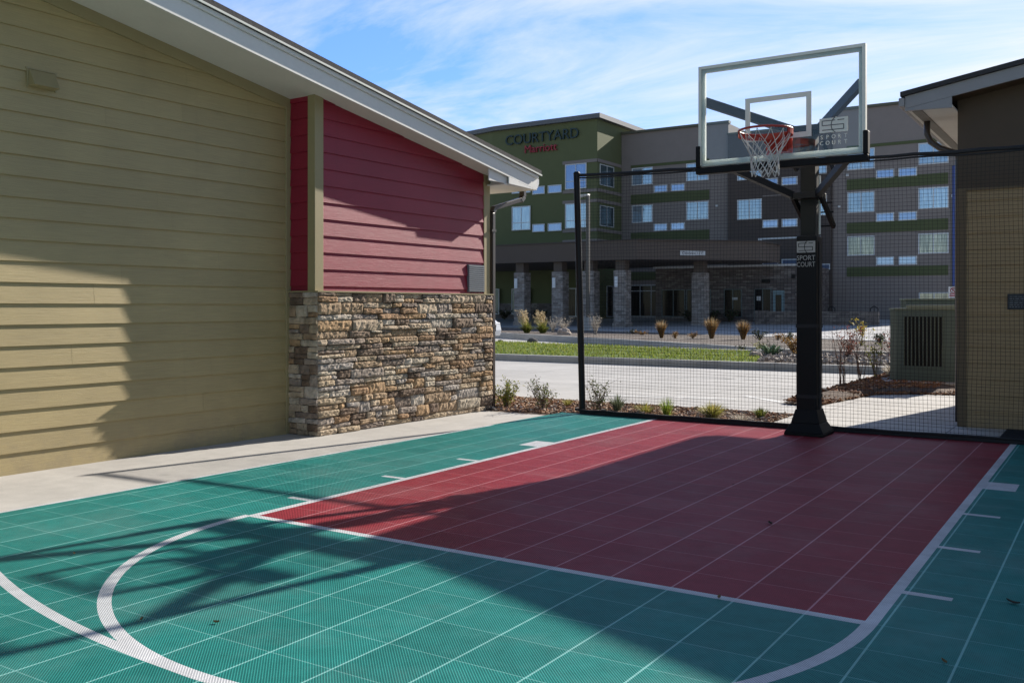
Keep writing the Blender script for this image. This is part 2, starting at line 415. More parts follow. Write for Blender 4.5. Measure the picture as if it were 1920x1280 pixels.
cb = MB()
cb.add([(-5.865 + .026 * -6, -6, 0), (2.6, -6, 0), (2.6, 9.74, 0), (-5.865 + .026 * 9.74, 9.74, 0)], [(0, 1, 2, 3)])
cb.add([(-5.865 + .026 * -6, -6, 0), (-5.865 + .026 * 9.74, 9.74, 0), (-5.865 + .026 * 9.74, 9.74, -.06), (-5.865 + .026 * -6, -6, -.06)], [(0, 1, 2, 3)])
cb.add([(-5.865 + .026 * 9.74, 9.74, 0), (2.6, 9.74, 0), (2.6, 9.74, -.06), (-5.865 + .026 * 9.74, 9.74, -.06)], [(0, 1, 2, 3)])
structure(cb.build('sport_court', court_mat()))

# ------------------------------------------------------------------ ground, roads
def sheet(name, pts, z, m, thick=0):
    b = MB()
    if thick: b.prism(pts, z - thick, z)
    else: b.add([(p[0], p[1], p[2] if len(p) > 2 else z) for p in pts], [tuple(range(len(pts)))])
    return structure(b.build(name, m))
sheet('ground', [(-400, -300), (400, -300), (400, 700), (-400, 700)], -.12, M['drive'])
sheet('walkway', [(-9, -14), (-5.4, -14), (-5.4, 9.60), (-9, 9.60)], -.03, M['concrete'], .06)
sheet('walkway', [(-3.22, 9.2), (8, 9.2), (8, 15.6), (-2.0, 14.75), (-2.6, 14.55), (-3.0, 14.15), (-3.24, 12.4)], -.012, M['walk'], .07)
sheet('walkway', [(2.55, -14), (8, -14), (8, 9.2), (2.55, 9.2)], -.012, M['walk'], .07)
sheet('parking_lot', [(-60, 9.8), (40, 9.8), (40, 19.3), (-60, 19.3)], -.05, M['lot'])
# planting bed between court and lot
sheet('planting_bed', [(-12, 9.6, -.028), (-3.2, 9.6, -.028), (-3.2, 11.12, -.012), (-12, 11.12, -.012)], 0, M['soil'])
sheet('kerb', [(-12, 11.12), (-3.2, 11.12), (-3.2, 11.2), (-12, 11.2)], 0, M['kerb'], .06)
mulch_r = [(-3.85, 12.62), (-3.26, 12.36), (-3.02, 14.15), (-2.6, 14.58), (-1.9, 14.78), (-1.9, 19.0), (-3.75, 19.0)]
b = MB()
cx, cy = -3.0, 15.4
b.add([(x, y, -.03) for x, y in mulch_r] + [(cx + (x - cx) * .6, cy + (y - cy) * .6, .06) for x, y in mulch_r],
      [(i, (i + 1) % 7, 7 + (i + 1) % 7, 7 + i) for i in range(7)] + [tuple(range(7, 14))])
structure(b.build('mulch_corner', M['soil']))
# parking stripes
b = MB()
def stripe(x0, y0, x1, y1, w=.1, z=-.046):
    d = Vector((x1 - x0, y1 - y0, 0)).normalized(); n = Vector((-d.y, d.x, 0)) * w / 2
    b.add([(x0 - n.x, y0 - n.y, z), (x1 - n.x, y1 - n.y, z), (x1 + n.x, y1 + n.y, z), (x0 + n.x, y0 + n.y, z)], [(0, 1, 2, 3)])
stripe(-6.9, 16.25, -5.5, 16.6); stripe(-4.62, 13.4, -3.9, 12.8); stripe(-6.4, 12.4, -4.6, 12.9)
for k in range(4): stripe(-17.3 - 2.7 * k, 11.6, -17.3 - 2.7 * k, 16.4)
structure(b.build('parking_stripes', M['paint']))
# first kerb and lawn island
b = MB(); b.box(-60, 8, 19.15, 19.33, -.1, .10); structure(b.build('kerb', M['kerb'], bevel=.02))
lawn_poly = [(-60, 19.33), (-6.45, 19.33), (-6.7, 20.4), (-7.3, 21.4), (-10.8, 22.0), (-15.3, 22.9), (-60, 30)]
def lawn_z(x, y): return .10 + .125 * min(1, max(0, (y - 19.4) / 2.2))
b = MB()
rows = [(-60, 30), (-26, 24.5), (-15.3, 22.9), (-10.8, 22.0), (-7.3, 21.4), (-6.7, 20.4), (-6.45, 19.33)]
for (xa, ya), (xb, yb) in zip(rows[:-1], rows[1:]):
    for k in range(6):
        q = [(x, 19.33 + (y - 19.33) * f) for f in (k / 6, (k + 1) / 6) for x, y in ((xa, ya), (xb, yb))]
        b.add([(*p, lawn_z(*p)) for p in (q[0], q[1], q[3], q[2])], [(0, 1, 2, 3)])
structure(b.build('lawn_soil', mat('turf', (.12, .19, .035), .95, .3, 3, bmp=.8, bscale=80, bdist=.03)))
sheet('planting_bed', [(-6.45, 19.33, .10), (8, 19.33, .10), (8, 22.6, .12), (-7.2, 22.6, .12), (-7.3, 21.4, .12), (-6.7, 20.4, .11)], 0, M['gravel'])
back = [(-60, 30), (-15.3, 22.9), (-10.8, 22.05), (-7.25, 21.75), (-7.2, 22.6), (8, 22.6)]
b = MB()
for (xa, ya), (xb, yb) in zip(back[:-1], back[1:]):
    d = Vector((xb - xa, yb - ya, 0)).normalized(); n = Vector((-d.y, d.x, 0)) * .18
    b.prism([(xa, ya), (xb, yb), (xb + n.x, yb + n.y), (xa + n.x, ya + n.y)], -.1, .23)
structure(b.build('kerb', M['kerb']))
# road behind the lawn
sheet('road', [(-80, 19.4), (40, 19.4), (40, 60), (-80, 60)], -.07, M['lot'])
# second, slanting planter in front of the hotel drive
pf = [(-60, 42), (-22.1, 33.4), (-14.1, 28.85), (-8.75, 25.45), (-5.5, 23.7), (2, 21.9 + 1.6), (9, 23.2)]
pb = [(-60, 45), (-28.5, 43.0), (-18.6, 37.9), (-12.2, 35.4), (-6.6, 32.2), (2, 30), (9, 29.5)]
b = MB()
for i in range(len(pf) - 1):
    q0, q1, r0, r1 = pf[i], pf[i + 1], pb[i], pb[i + 1]
    b.add([(*q0, .13), (*q1, .13), (*r1, .13), (*r0, .13)], [(0, 1, 2, 3)])
structure(b.build('planting_bed', M['gravel']))
b = MB()
for i in range(len(pf) - 1):
    q0, q1 = Vector((*pf[i], 0)), Vector((*pf[i + 1], 0)); d = (q1 - q0).normalized(); n = Vector((d.y, -d.x, 0)) * .16
    b.prism([(q0.x + n.x, q0.y + n.y), (q1.x + n.x, q1.y + n.y), (q1.x, q1.y), (q0.x, q0.y)], -.1, .16)
for i in range(len(pb) - 1):
    q0, q1 = Vector((*pb[i], 0)), Vector((*pb[i + 1], 0)); d = (q1 - q0).normalized(); n = Vector((d.y, -d.x, 0)) * .15
    b.prism([(q0.x, q0.y), (q1.x, q1.y), (q1.x - n.x, q1.y - n.y), (q0.x - n.x, q0.y - n.y)], -.1, .15)
structure(b.build('kerb', M['kerb']))
b = MB()
for i in range(len(pb) - 1):
    q0, q1 = pb[i], pb[i + 1]
    b.add([(*q0, .03), (*q1, .03), (q1[0], 46, .08), (q0[0], 46, .08)], [(0, 1, 2, 3)])
    b.add([(q0[0], 46, .08), (q1[0], 46, .08), (q1[0], 63, .5), (q0[0], 63, .5)], [(0, 1, 2, 3)])
structure(b.build('hotel_drive', M['drive']))

def inside(p, poly):
    c = False; n = len(poly)
    for i in range(n):
        (x1, y1), (x2, y2) = poly[i], poly[i - 1]
        if (y1 > p[1]) != (y2 > p[1]) and p[0] < (x2 - x1) * (p[1] - y1) / (y2 - y1) + x1: c = not c
    return c
def chips(name, poly, n, zf, m, smin, smax, rnd, flat=.25):
    b = MB(); xs = [p[0] for p in poly]; ys = [p[1] for p in poly]; k = 0
    while k < n:
        p = (rnd.uniform(min(xs), max(xs)), rnd.uniform(min(ys), max(ys)))
        if not inside(p, poly): continue
        k += 1
        l = rnd.uniform(smin, smax); w = l * rnd.uniform(.25, .6); h = l * flat * rnd.uniform(.4, 1)
        mt = Matrix.Translation((p[0], p[1], zf(*p) + h * .4)) @ Matrix.Rotation(rnd.uniform(0, 6.3), 4, 'Z') @ Matrix.Rotation(rnd.gauss(0, .35), 4, 'X') @ Matrix.Rotation(rnd.gauss(0, .35), 4, 'Y')
        q = [mt @ Vector(v) for v in ((-l / 2, -w / 2, 0), (l / 2, -w / 3, 0), (l / 2.4, w / 2, 0), (-l / 2.2, w / 2.4, 0), (-l / 2.2, -w / 2.6, h), (l / 2.3, -w / 3.4, h), (l / 2.8, w / 2.5, h), (-l / 2.6, w / 3, h))]
        b.hexa(q[:4], q[4:])
    return stuff(b.build(name, m))
rnd = random.Random(3)
bed_z = lambda x, y: -.028 + (y - 9.6) * .0105
chips('mulch_chips', [(-9, 9.62), (-3.25, 9.76), (-3.25, 11.1), (-9, 11.1)], 8500, bed_z, M['chips'], .02, .075, rnd)
chips('pale_pebbles', [(-9, 9.62), (-3.25, 9.76), (-3.25, 11.1), (-9, 11.1)], 700, bed_z, M['pebble'], .025, .06, rnd, .6)
def mz(x, y): return .045 if inside((x, y), [(cx + (px - cx) * .6, cy + (py - cy) * .6) for px, py in mulch_r]) else -.005
chips('bark_mulch', mulch_r, 7500, mz, M['chips_red'], .025, .09, rnd)
chips('bed_pebbles', [(-6.4, 19.4), (-1.5, 19.4), (-1.5, 22.5), (-7.1, 22.5), (-7.2, 21.4)], 2600, lambda x, y: .11, M['pebble'], .04, .12, rnd, .6)

# lawn blades
def lawn():
    b = MB(); r = random.Random(11); k = 0
    while k < 26000:
        x = r.uniform(-26, -6.4); y = r.uniform(19.33, 24.6)
        if not inside((x, y), lawn_poly): continue
        k += 1; h = r.uniform(.03, .085); a = r.uniform(0, 6.28); w = .011; lx, ly = r.gauss(0, .025), r.gauss(0, .025)
        b.add([(x - w * math.cos(a), y - w * math.sin(a), lawn_z(x, y)), (x + w * math.cos(a), y + w * math.sin(a), lawn_z(x, y)), (x + lx, y + ly, lawn_z(x, y) + h)], [(0, 1, 2)])
    return stuff(b.build('lawn_grass', palette('lawn_blades', [(0, (.12, .17, .025)), (.4, (.20, .26, .045)), (.7, (.27, .29, .07)), (.9, (.15, .2, .035)), (1, (.36, .32, .13))], .7, 0, trans=.45)))
lawn()

# ------------------------------------------------------------------ lapped siding helpers
def clip(poly, f):
    """keep the part of a 2-d polygon where f(p) >= 0 (f linear)"""
    out = []
    for i in range(len(poly)):
        p, q = poly[i - 1], poly[i]; a, c = f(p), f(q)
        if (a >= 0) != (c >= 0):
            t = a / (a - c); out.append((p[0] + t * (q[0] - p[0]), p[1] + t * (q[1] - p[1])))
        if c >= 0: out.append(q)
    return out
def siding(b, u0, u1, z0, z1, step, tops, place, lap=.0165, joint=4.8, rnd=random, start=None):
    """boards from z0 up; tops = list of linear limits z<=f(u); place(u, z, out) -> 3-d point"""
    z = z0 if start is None else start
    while z < z1:
        zb, zt = max(z, z0), min(z + step, z1)
        cuts = [u0]; u = u0 + rnd.uniform(.3, 1) * joint
        while u < u1 - .3: cuts.append(u); u += joint * rnd.uniform(.7, 1.1)
        cuts.append(u1)
        for a, c in zip(cuts[:-1], cuts[1:]):
            a2 = a + (.002 if a != u0 else 0)
            poly = [(a2, zb), (c, zb), (c, zt), (a2, zt)]
            for f in tops:
                if poly: poly = clip(poly, lambda p: f(p[0]) - p[1])
            if len(poly) < 3: continue
            fo = lambda q: lap * (1 - (q - z) / step)
            n = len(poly)
            vs = [place(p[0], p[1], fo(p[1])) for p in poly]
            b.add(vs, [tuple(range(n))])
            lows = [p for p in poly if p[1] <= zb + 1e-6]
            if len(lows) >= 2:
                ua, uc = min(p[0] for p in lows), max(p[0] for p in lows)
                k = len(b.v)
                b.add([place(ua, zb, fo(zb)), place(uc, zb, fo(zb)), place(uc, zb, -.004), place(ua, zb, -.004)], [(0, 1, 2, 3)])
        z += step
    return b

# ------------------------------------------------------------------ left building
LA = -R(1.0)
LB = thing('clubhouse_building', 'olive and red lap sided building with stone base and white sloping eave', 'building', (-6.68, 6.78, 0), rz=LA)
APEX = -4.6
SL = .157
def zs(y): return 3.36 - SL * y if y > APEX else 3.36 - SL * APEX - SL * (APEX - y)
tops = [lambda u: 3.36 - SL * u + .01, lambda u: 3.36 - SL * APEX * 2 + SL * u + .01]
rs = random.Random(5)
XO, XR, W = -.43, -.07, .21
def Lb(mb, name, m, parent=None, **k): return mb.build(name, m, parent or LB, local=True, **k)
b = MB(); siding(b, -9.0, -.02, -.03, 4.3, .164, tops, lambda u, z, o: (XO + o, u, z), rnd=rs, start=-.03)
wall = Lb(b, 'olive_siding', M['olive'])
b = MB()
b.extrude([(-9.0, -.06), (2.86, -.06), (2.86, zs(2.86)), (APEX, zs(APEX)), (-9.0, zs(-9.0))], lambda y, z: (XO - .012, y, z), lambda y, z: (-9.5, y, z))
b.box(XO - .02, XR - .012, .02, 2.99, -.06, 2.86)
b.extrude([(.02, 2.86), (2.99, 2.86), (2.99, zs(2.99)), (.02, zs(.02))], lambda y, z: (XO - .02, y, z), lambda y, z: (XR - .012, y, z))
Lb(b, 'wall_core', M['olive_trim'])
b = MB(); siding(b, .112, 2.885, 1.405, 3.4, .168, [lambda u: 3.36 - SL * u + .01], lambda u, z, o: (XR + o, u, z), rnd=rs, start=1.297, lap=.015, joint=9)
b2 = siding(b, -.405, -.14, 1.405, 3.42, .168, [], lambda u, z, o: (u, .018 - o, z), rnd=rs, start=1.297, lap=.015, joint=9)
Lb(b, 'red_siding', M['red'])
b = MB()
def vprism(y0, y1, x0, x1, z0, off=.012): b.hexa([(x0, y0, z0), (x1, y0, z0), (x1, y1, z0), (x0, y1, z0)], [(x0, y0, zs(y0) + off), (x1, y0, zs(y0) + off), (x1, y1, zs(y1) + off), (x0, y1, zs(y1) + off)])
vprism(-.005, .112, XR - .008, XR + .026, 1.41)
vprism(-.006, .018, -.145, XR + .0255, 1.41)
c1 = Lb(b, 'corner_trim', M['olive_trim'], bevel=.003)
b = MB(); vprism(2.885, 3.01, XR - .012, XR + .017, 1.41); vprism(2.985, 3.012, XR - .3, XR + .016, 1.41); Lb(b, 'corner_trim', M['olive_trim'], bevel=.003)
b = MB(); vprism(-.045, .016, XO - .004, XO + .022, -.03); Lb(b, 'corner_trim', M['olive_trim'], bevel=.003)
# frieze under the rake
b = MB()
def sweep(b, x0, x1, y0, y1, lo, hi):
    """bar following the rake between y0 and y1, from zs+lo to zs+hi"""
    b.hexa([(x0, y0, zs(y0) + lo), (x1, y0, zs(y0) + lo), (x1, y1, zs(y1) + lo), (x0, y1, zs(y1) + lo)],
           [(x0, y0, zs(y0) + hi), (x1, y0, zs(y0) + hi), (x1, y1, zs(y1) + hi), (x0, y1, zs(y1) + hi)])
sweep(b, XO - .002, XO + .024, APEX, -.046, -.10, .003); sweep(b, XO - .002, XO + .024, -9.0, APEX, -.10, .003)
Lb(b, 'rake_frieze', M['olive_trim'])
YE = 3.66
b = MB()
sweep(b, -9.6, W, APEX, 2.95, .0, .02); sweep(b, -9.6, W, -12.9, APEX, .0, .02)
# level eave soffit
b.box(-9.6, W - .003, 2.95, YE - .025, 2.768, 2.785)
Lb(b, 'soffit', M['soffit'])
b = MB()
sweep(b, W, W + .022, APEX, YE, -.02, .128); sweep(b, W, W + .022, -12.9, APEX, -.02, .128)
# deeper tail of the fascia that closes the level eave, with its return
b.extrude([(3.02, zs(3.02) - .0205), (3.02, 2.783), (YE - .03, 2.766), (YE - .03, zs(YE - .03) - .0205)], lambda y, z: (W, y, z), lambda y, z: (W + .021, y, z))
b.box(-9.6, W, YE - .024, YE, 2.765, zs(YE) + .12)
b.extrude([(2.64, 2.786), (3.02, 2.786), (3.02, zs(3.02)), (2.64, zs(2.64))], lambda y, z: (W - .03, y, z), lambda y, z: (W - .012, y, z))
b.box(XR + .03, W - .031, 3.0, 3.02, 2.786, zs(3.02) - .001)
Lb(b, 'rake_fascia', M['white_trim'], bevel=.003)
b = MB(); sweep(b, W + .0, W + .045, APEX, YE + .01, .129, .175); sweep(b, W, W + .045, -12.9, APEX, .129, .175)
Lb(b, 'drip_edge_trim', M['white_trim'], bevel=.008)
b = MB(); sweep(b, -9.6, W + .062, APEX, YE + .05, .178, .245); sweep(b, -9.6, W + .062, -12.9, APEX, .178, .245)
Lb(b, 'shingle_roof', M['shingle'])
b = MB(); sweep(b, W + .062, W + .074, APEX, YE + .05, .172, .19); sweep(b, W + .062, W + .074, -12.9, APEX, .172, .19); Lb(b, 'metal_drip_edge', M['alum'])
b = MB()
gp = [(YE + .002, 2.80), (YE + .07, 2.80), (YE + .105, 2.86), (YE + .105, 2.925), (YE + .09, 2.925), (YE + .085, 2.86), (YE + .06, 2.815), (YE + .015, 2.815), (YE + .015, 2.925), (YE + .002, 2.925)]
b.extrude(gp, lambda y, z: (-9.6, y, z), lambda y, z: (W - .02, y, z))
gut = Lb(b, 'gutter', M['bronze'])
b = MB(); b.extrude([(YE + .002, 2.80), (YE + .07, 2.80), (YE + .105, 2.86), (YE + .105, 2.925), (YE + .002, 2.925)], lambda y, z: (W - .02, y, z), lambda y, z: (W - .012, y, z)); Lb(b, 'gutter_end_cap', M['gutter_white'], gut)
b = MB()
def rect_pipe(b, pts, w, h):
    for p, q in zip(pts[:-1], pts[1:]): b.bar(p, q, w, h)
rect_pipe(b, [(-.02, YE + .05, 2.80), (-.02, YE + .05, 2.70), (-.02, YE - .02, 2.64)], .075, .06)
rect_pipe(b, [(-.02, YE - .02, 2.655), (-.065, 3.10, 2.50)], .07, .055)
rect_pipe(b, [(-.065, 3.12, 2.51), (-.065, 3.072, 2.44), (-.065, 3.07, -.03)], .07, .055)
ds = Lb(b, 'downspout', M['bronze'], bevel=.006)
for z in (2.2, 1.0):
    b = MB(); b.box(-.11, -.02, 3.013, 3.103, z, z + .03); Lb(b, 'strap', M['bronze'], ds)
# vent hood on the olive wall
b = MB()
hx = XO + .006
b.add([(hx, -2.69, 2.97), (hx, -2.475, 2.97), (hx, -2.475, 3.105), (hx, -2.69, 3.105), (hx + .10, -2.685, 2.975), (hx + .10, -2.48, 2.975), (hx + .022, -2.48, 3.10), (hx + .022, -2.685, 3.10)],
      [(0, 1, 5, 4), (3, 7, 6, 2), (4, 5, 6, 7), (0, 4, 7, 3), (1, 2, 6, 5), (0, 3, 2, 1)])
vh = Lb(b, 'vent_hood', M['olive_trim'], bevel=.003)
b = MB(); b.box(hx, hx + .016, -2.71, -2.455, 3.106, 3.116); b.box(hx, hx + .016, -2.70, -2.69, 2.96, 3.106); b.box(hx, hx + .016, -2.475, -2.463, 2.96, 3.106); Lb(b, 'flange', M['olive_trim'], vh)
# louvred grille at the far end of the red siding
b = MB(); b.box(XR, XR + .03, 2.545, 2.875, 1.435, 1.77)
for i in range(13):
    z = 1.445 + i * .0245
    b.add([(XR + .03, 2.555, z), (XR + .03, 2.865, z), (XR + .035, 2.865, z + .004), (XR + .035, 2.555, z + .004), (XR + .03, 2.555, z + .021), (XR + .03, 2.865, z + .021)], [(0, 1, 2, 3), (3, 2, 5, 4), (0, 3, 4), (1, 5, 2)])
Lb(b, 'louvre_grille', M['louver'])

# stone veneer: every stone its own block with a broken face
def stone_block(b, u0, u1, z0, z1, depth, face, r, nx, nz):
    """face(u, z, out) gives the 3-d point"""
    jit = [[(r.gauss(0, .0025), r.gauss(0, .0025)) for _ in range(nz + 1)] for _ in range(nx + 1)]
    tilt = r.gauss(0, .008); tz = r.gauss(-.002, .007)
    sl = r.gauss(0, .004)
    grid = []
    for i in range(nx + 1):
        for j in range(nz + 1):
            fu, fz = i / nx, j / nz
            e = min(fu, 1 - fu) * nx, min(fz, 1 - fz) * nz
            o = depth + tilt * (fu - .5) + tz * (fz - .5)
            if e[0] == 0: o -= .006 + r.uniform(0, .008)
            if e[1] == 0: o -= .006 + r.uniform(0, .006)
            if e[0] and e[1]: o += r.gauss(0, .0042)
            grid.append(face(u0 + (u1 - u0) * fu + jit[i][j][0] * (1 if e[0] else .6), z0 + (z1 - z0) * fz + jit[i][j][1] + sl * (fu - .5), o))
    k = (nx + 1) * (nz + 1)
    bk = [face(u, z, -.02) for u, z in ((u0, z0), (u1, z0), (u1, z1), (u0, z1))]
    fs = [(i * (nz + 1) + j, (i + 1) * (nz + 1) + j, (i + 1) * (nz + 1) + j + 1, i * (nz + 1) + j + 1) for i in range(nx) for j in range(nz)]
    bot = [i * (nz + 1) for i in range(nx + 1)]; top = [i * (nz + 1) + nz for i in range(nx + 1)]
    lef = list(range(nz + 1)); rig = [nx * (nz + 1) + j for j in range(nz + 1)]
    fs += [tuple(reversed(bot)) + (k, k + 1), tuple(top) + (k + 2, k + 3), tuple(lef) + (k + 3, k), tuple(reversed(rig)) + (k + 1, k + 2)]
    b.add(grid + bk, fs)
def lay_stones(b, u0, u1, z0, z1, face, r, wmin=.12, wmax=.50):
    z = z0
    while z < z1 - .02:
        h = r.choice((.052, .06, .07, .08, .095, .11, .12)); h = min(h, z1 - z)
        if z1 - z - h < .045: h = z1 - z
        u = u0
        while u < u1 - .01:
            w = r.uniform(wmin, wmax)
            if u1 - u - w < wmin: w = u1 - u
            g = .0042
            parts = [(z, z + h)]
            if h > .075 and r.random() < .5:
                s = z + h * r.uniform(.38, .62); parts = [(z, s), (s, z + h)]
            for pa, pc in parts:
                uu = [u, u + w]
                if len(parts) == 2 and w > .26 and r.random() < .5: uu.insert(1, u + w * r.uniform(.3, .7))
                for a, c in zip(uu[:-1], uu[1:]):
                    stone_block(b, a + g, c - g, pa + g * .8, pc - g * .8, r.uniform(.006, .036), face, r, max(4, int((c - a) / .026)), 3 if pc - pa < .05 else 5)
            u += w
        z += h
b = MB(); r_ = random.Random(21)
lay_stones(b, .0, 3.0, -.03, 1.405, lambda u, z, o: (-.02 + o, u, z), r_)
lay_stones(b, XO + .005, -.012, -.03, 1.405, lambda u, z, o: (u, .0 - o * .6, z), r_, .09, .26)
st = Lb(b, 'stone_veneer', M['stone'], smooth=False)
b = MB(); b.box(XO, -.032, .012, 2.995, -.04, 1.40); Lb(b, 'mortar_backing', M['mortar'], st)
b = MB(); b.box(XO + .003, .012, -.02, 3.005, 1.402, 1.415); Lb(b, 'ledge_flashing', M['olive_trim'], st)

# ------------------------------------------------------------------ right building
RBX, RBY = -1.472, 10.96
RB = thing('service_building', 'tan sided building with dark brown gable and grey fascia right of the hoop', 'building', (RBX, RBY, 0))
RAP, RSL = 2.6, .167
EX, EY, EB = -1.93, 10.58, 15.2       # eave line, front rake, rear rake
def zr(x): return 3.385 + RSL * (x - EX) if x < RAP else 3.385 + RSL * (2 * RAP - EX - x)
b = MB(); siding(b, -1.388, 6.6, -.012, 2.49, .17, [], lambda u, z, o: (u, RBY - o, z), rnd=rs, start=-.012, lap=.012)
b.build('tan_siding', M['rsiding'], RB)
b = MB()
b.extrude([(RBX + .01, -.05), (6.7, -.05), (6.7, zr(6.7) - .02), (RAP, zr(RAP) - .02), (RBX + .01, zr(RBX) - .02)], lambda x, z: (x, RBY + .012, z), lambda x, z: (x, EB - .4, z))
b.build('wall', M['rsiding'], RB)
b = MB(); b.extrude([(RBX, 2.505), (6.7, 2.505), (6.7, zr(6.7) - .022), (RAP, zr(RAP) - .022), (RBX, zr(RBX) - .022)], lambda x, z: (x, RBY - .016, z), lambda x, z: (x, RBY + .01, z))
b.build('gable_panel', M['brownpanel'], RB)
b = MB(); b.box(RBX - .004, RBX + .084, RBY - .02, RBY + .012, -.012, 2.504); b.box(RBX - .0045, RBX + .01, RBY + .0125, RBY + .1, -.012, 2.9); b.build('corner_trim', M['rtrim'], RB, bevel=.003)
b = MB(); b.box(RBX + .085, 6.7, RBY - .024, RBY + .01, 2.478, 2.503); b.build('band_trim', M['rtrim'], RB)
b = MB()
def rsweep(b, y0, y1, x0, x1, lo, hi):
    b.hexa([(x0, y0, zr(x0) + lo), (x1, y0, zr(x1) + lo), (x1, y1, zr(x1) + lo), (x0, y1, zr(x0) + lo)],
           [(x0, y0, zr(x0) + hi), (x1, y0, zr(x1) + hi), (x1, y1, zr(x1) + hi), (x0, y1, zr(x0) + hi)])
RT = 7.1
for x0, x1 in ((EX, RAP), (RAP, RT)):
    rsweep(b, EY, EY + .022, x0, x1, -.045, .085)
b.extrude([(EX, zr(EX) - .046), (RBX - .005, zr(RBX) - .046), (RBX - .005, 3.30), (EX, 3.315)], lambda x, z: (x, EY + .001, z), lambda x, z: (x, EY + .021, z))
b.box(EX, EX + .022, EY + .022, EB, 3.315, zr(EX) + .08)
b.build('fascia', M['greytrim'], RB, bevel=.003)
b = MB()
for x0, x1 in ((EX + .03, RAP), (RAP, RT)): rsweep(b, EY + .023, EB, x0, x1, -.02, .0)
b.build('rake_soffit', M['brownpanel'], RB)
b = MB(); b.box(EX + .022, RBX + .0, EY + .022, EB, 3.318, 3.333)
sof = b.build('soffit', M['soffit'], RB)
b = MB(); b.box(EX + .06, EX + .16, EY + .06, EB - .05, 3.313, 3.3175); b.build('soffit_vent', mat('soffit_vent_mesh', (.2, .19, .17), .7), sof)
b = MB()
for x0, x1 in ((EX - .04, RAP), (RAP, RT)): rsweep(b, EY - .04, EB + .04, x0, x1, .087, .135)
b.build('shingle_roof', M['shingle'], RB)
b = MB()
b.box(EX - .06, EX - .002, EY - .02, EB, 3.36, 3.455)
g2 = b.build('gutter', M['greytrim'], RB, bevel=.01)
b = MB()
dp = [(-1.80, 11.02, 3.33)]
pts = [(EX + .1, 11.3, 3.33), (EX + .1, 11.3, 3.17), (EX + .14, 11.3, 3.08), (EX + .24, 11.3, 3.0), (RBX - .05, 11.3, 2.93), (RBX - .04, 11.3, 2.85), (RBX - .04, 11.3, 0)]
b.tube(pts, .034, 10)
b.build('downspout', M['bronze'], RB, smooth=True)

PQ = thing('wall_plaque', 'small black notice plaque with pale lines of print on tan siding', 'sign', (-.85, RBY - .02, 1.31))
b = MB(); b.box(-1.003, -.70, RBY - .024, RBY - .0135, 1.228, 1.388); b.build('plate', M['plaque'], PQ, bevel=.002)
b = MB(); rq = random.Random(4)
for i in range(6):
    x = -.985
    while x < -.74:
        w = rq.uniform(.012, .04); b.box(x, min(x + w, -.72), RBY - .0255, RBY - .0235, 1.25 + i * .021, 1.259 + i * .021); x += w + .008
b.build('print', M['plaquetext'], PQ)
b = MB(); b.box(-1.0, -.2, 10.1, 10.85, -.012, .006)
for k in range(18): b.box(-.985, -.215, 10.13 + k * .04, 10.145 + k * .04, .006, .0095)
tag(b.build('door_mat', M['matrubber'], bevel=.002), 'black ribbed rubber mat on the walk against the tan siding', 'mat')

# ------------------------------------------------------------------ basketball hoop
HP = thing('basketball_hoop', 'black pole basketball hoop with clear glass board, red rim and white net', 'basketball hoop', (-2.61, 9.45, 0))
PX = -2.605; BX0, BX1, BY, BZ0, BZ1 = -3.41, -1.885, 8.55, 2.555, 3.545
b = MB(); b.box(PX - .072, PX + .072, 9.36, 9.504, 0, 2.98); b.build('pole', mat('pole_black', (.012, .012, .010), .55, .1, spec=.25), HP, bevel=.006)
b = MB(); b.box(PX - .098, PX + .098, 9.305, 9.53, .232, 1.955); pad = b.build('pole_pad', M['blackpad'], HP, bevel=.016)
for z in (.36, 1.05):
    b = MB(); b.box(PX - .1005, PX + .1005, 9.302, 9.533, z, z + .035); b.build('pad_strap', M['strap'], pad, bevel=.002)
b = MB(); b.box(PX + .0985, PX + .104, 9.40, 9.44, .25, 1.9); b.build('seam_flap', M['strap'], pad)
b = MB()
b.hexa([(PX - .19, 9.21, 0), (PX + .19, 9.21, 0), (PX + .19, 9.62, 0), (PX - .19, 9.62, 0)], [(PX - .19, 9.21, .03), (PX + .19, 9.21, .03), (PX + .19, 9.62, .03), (PX - .19, 9.62, .03)])
b.hexa([(PX - .188, 9.212, .031), (PX + .188, 9.212, .031), (PX + .188, 9.618, .031), (PX - .188, 9.618, .031)], [(PX - .138, 9.264, .12), (PX + .138, 9.264, .12), (PX + .138, 9.568, .12), (PX - .138, 9.568, .12)])
b.hexa([(PX - .138, 9.264, .1201), (PX + .138, 9.264, .1201), (PX + .138, 9.568, .1201), (PX - .138, 9.568, .1201)], [(PX - .104, 9.298, .25), (PX + .104, 9.298, .25), (PX + .104, 9.536, .25), (PX - .104, 9.536, .25)])
b.build('base_cover', M['blackpad'], HP, bevel=.006)
VF = lambda x, y, z: Matrix.Translation((x, y, z)) @ Matrix.Rotation(R(90), 4, 'X')
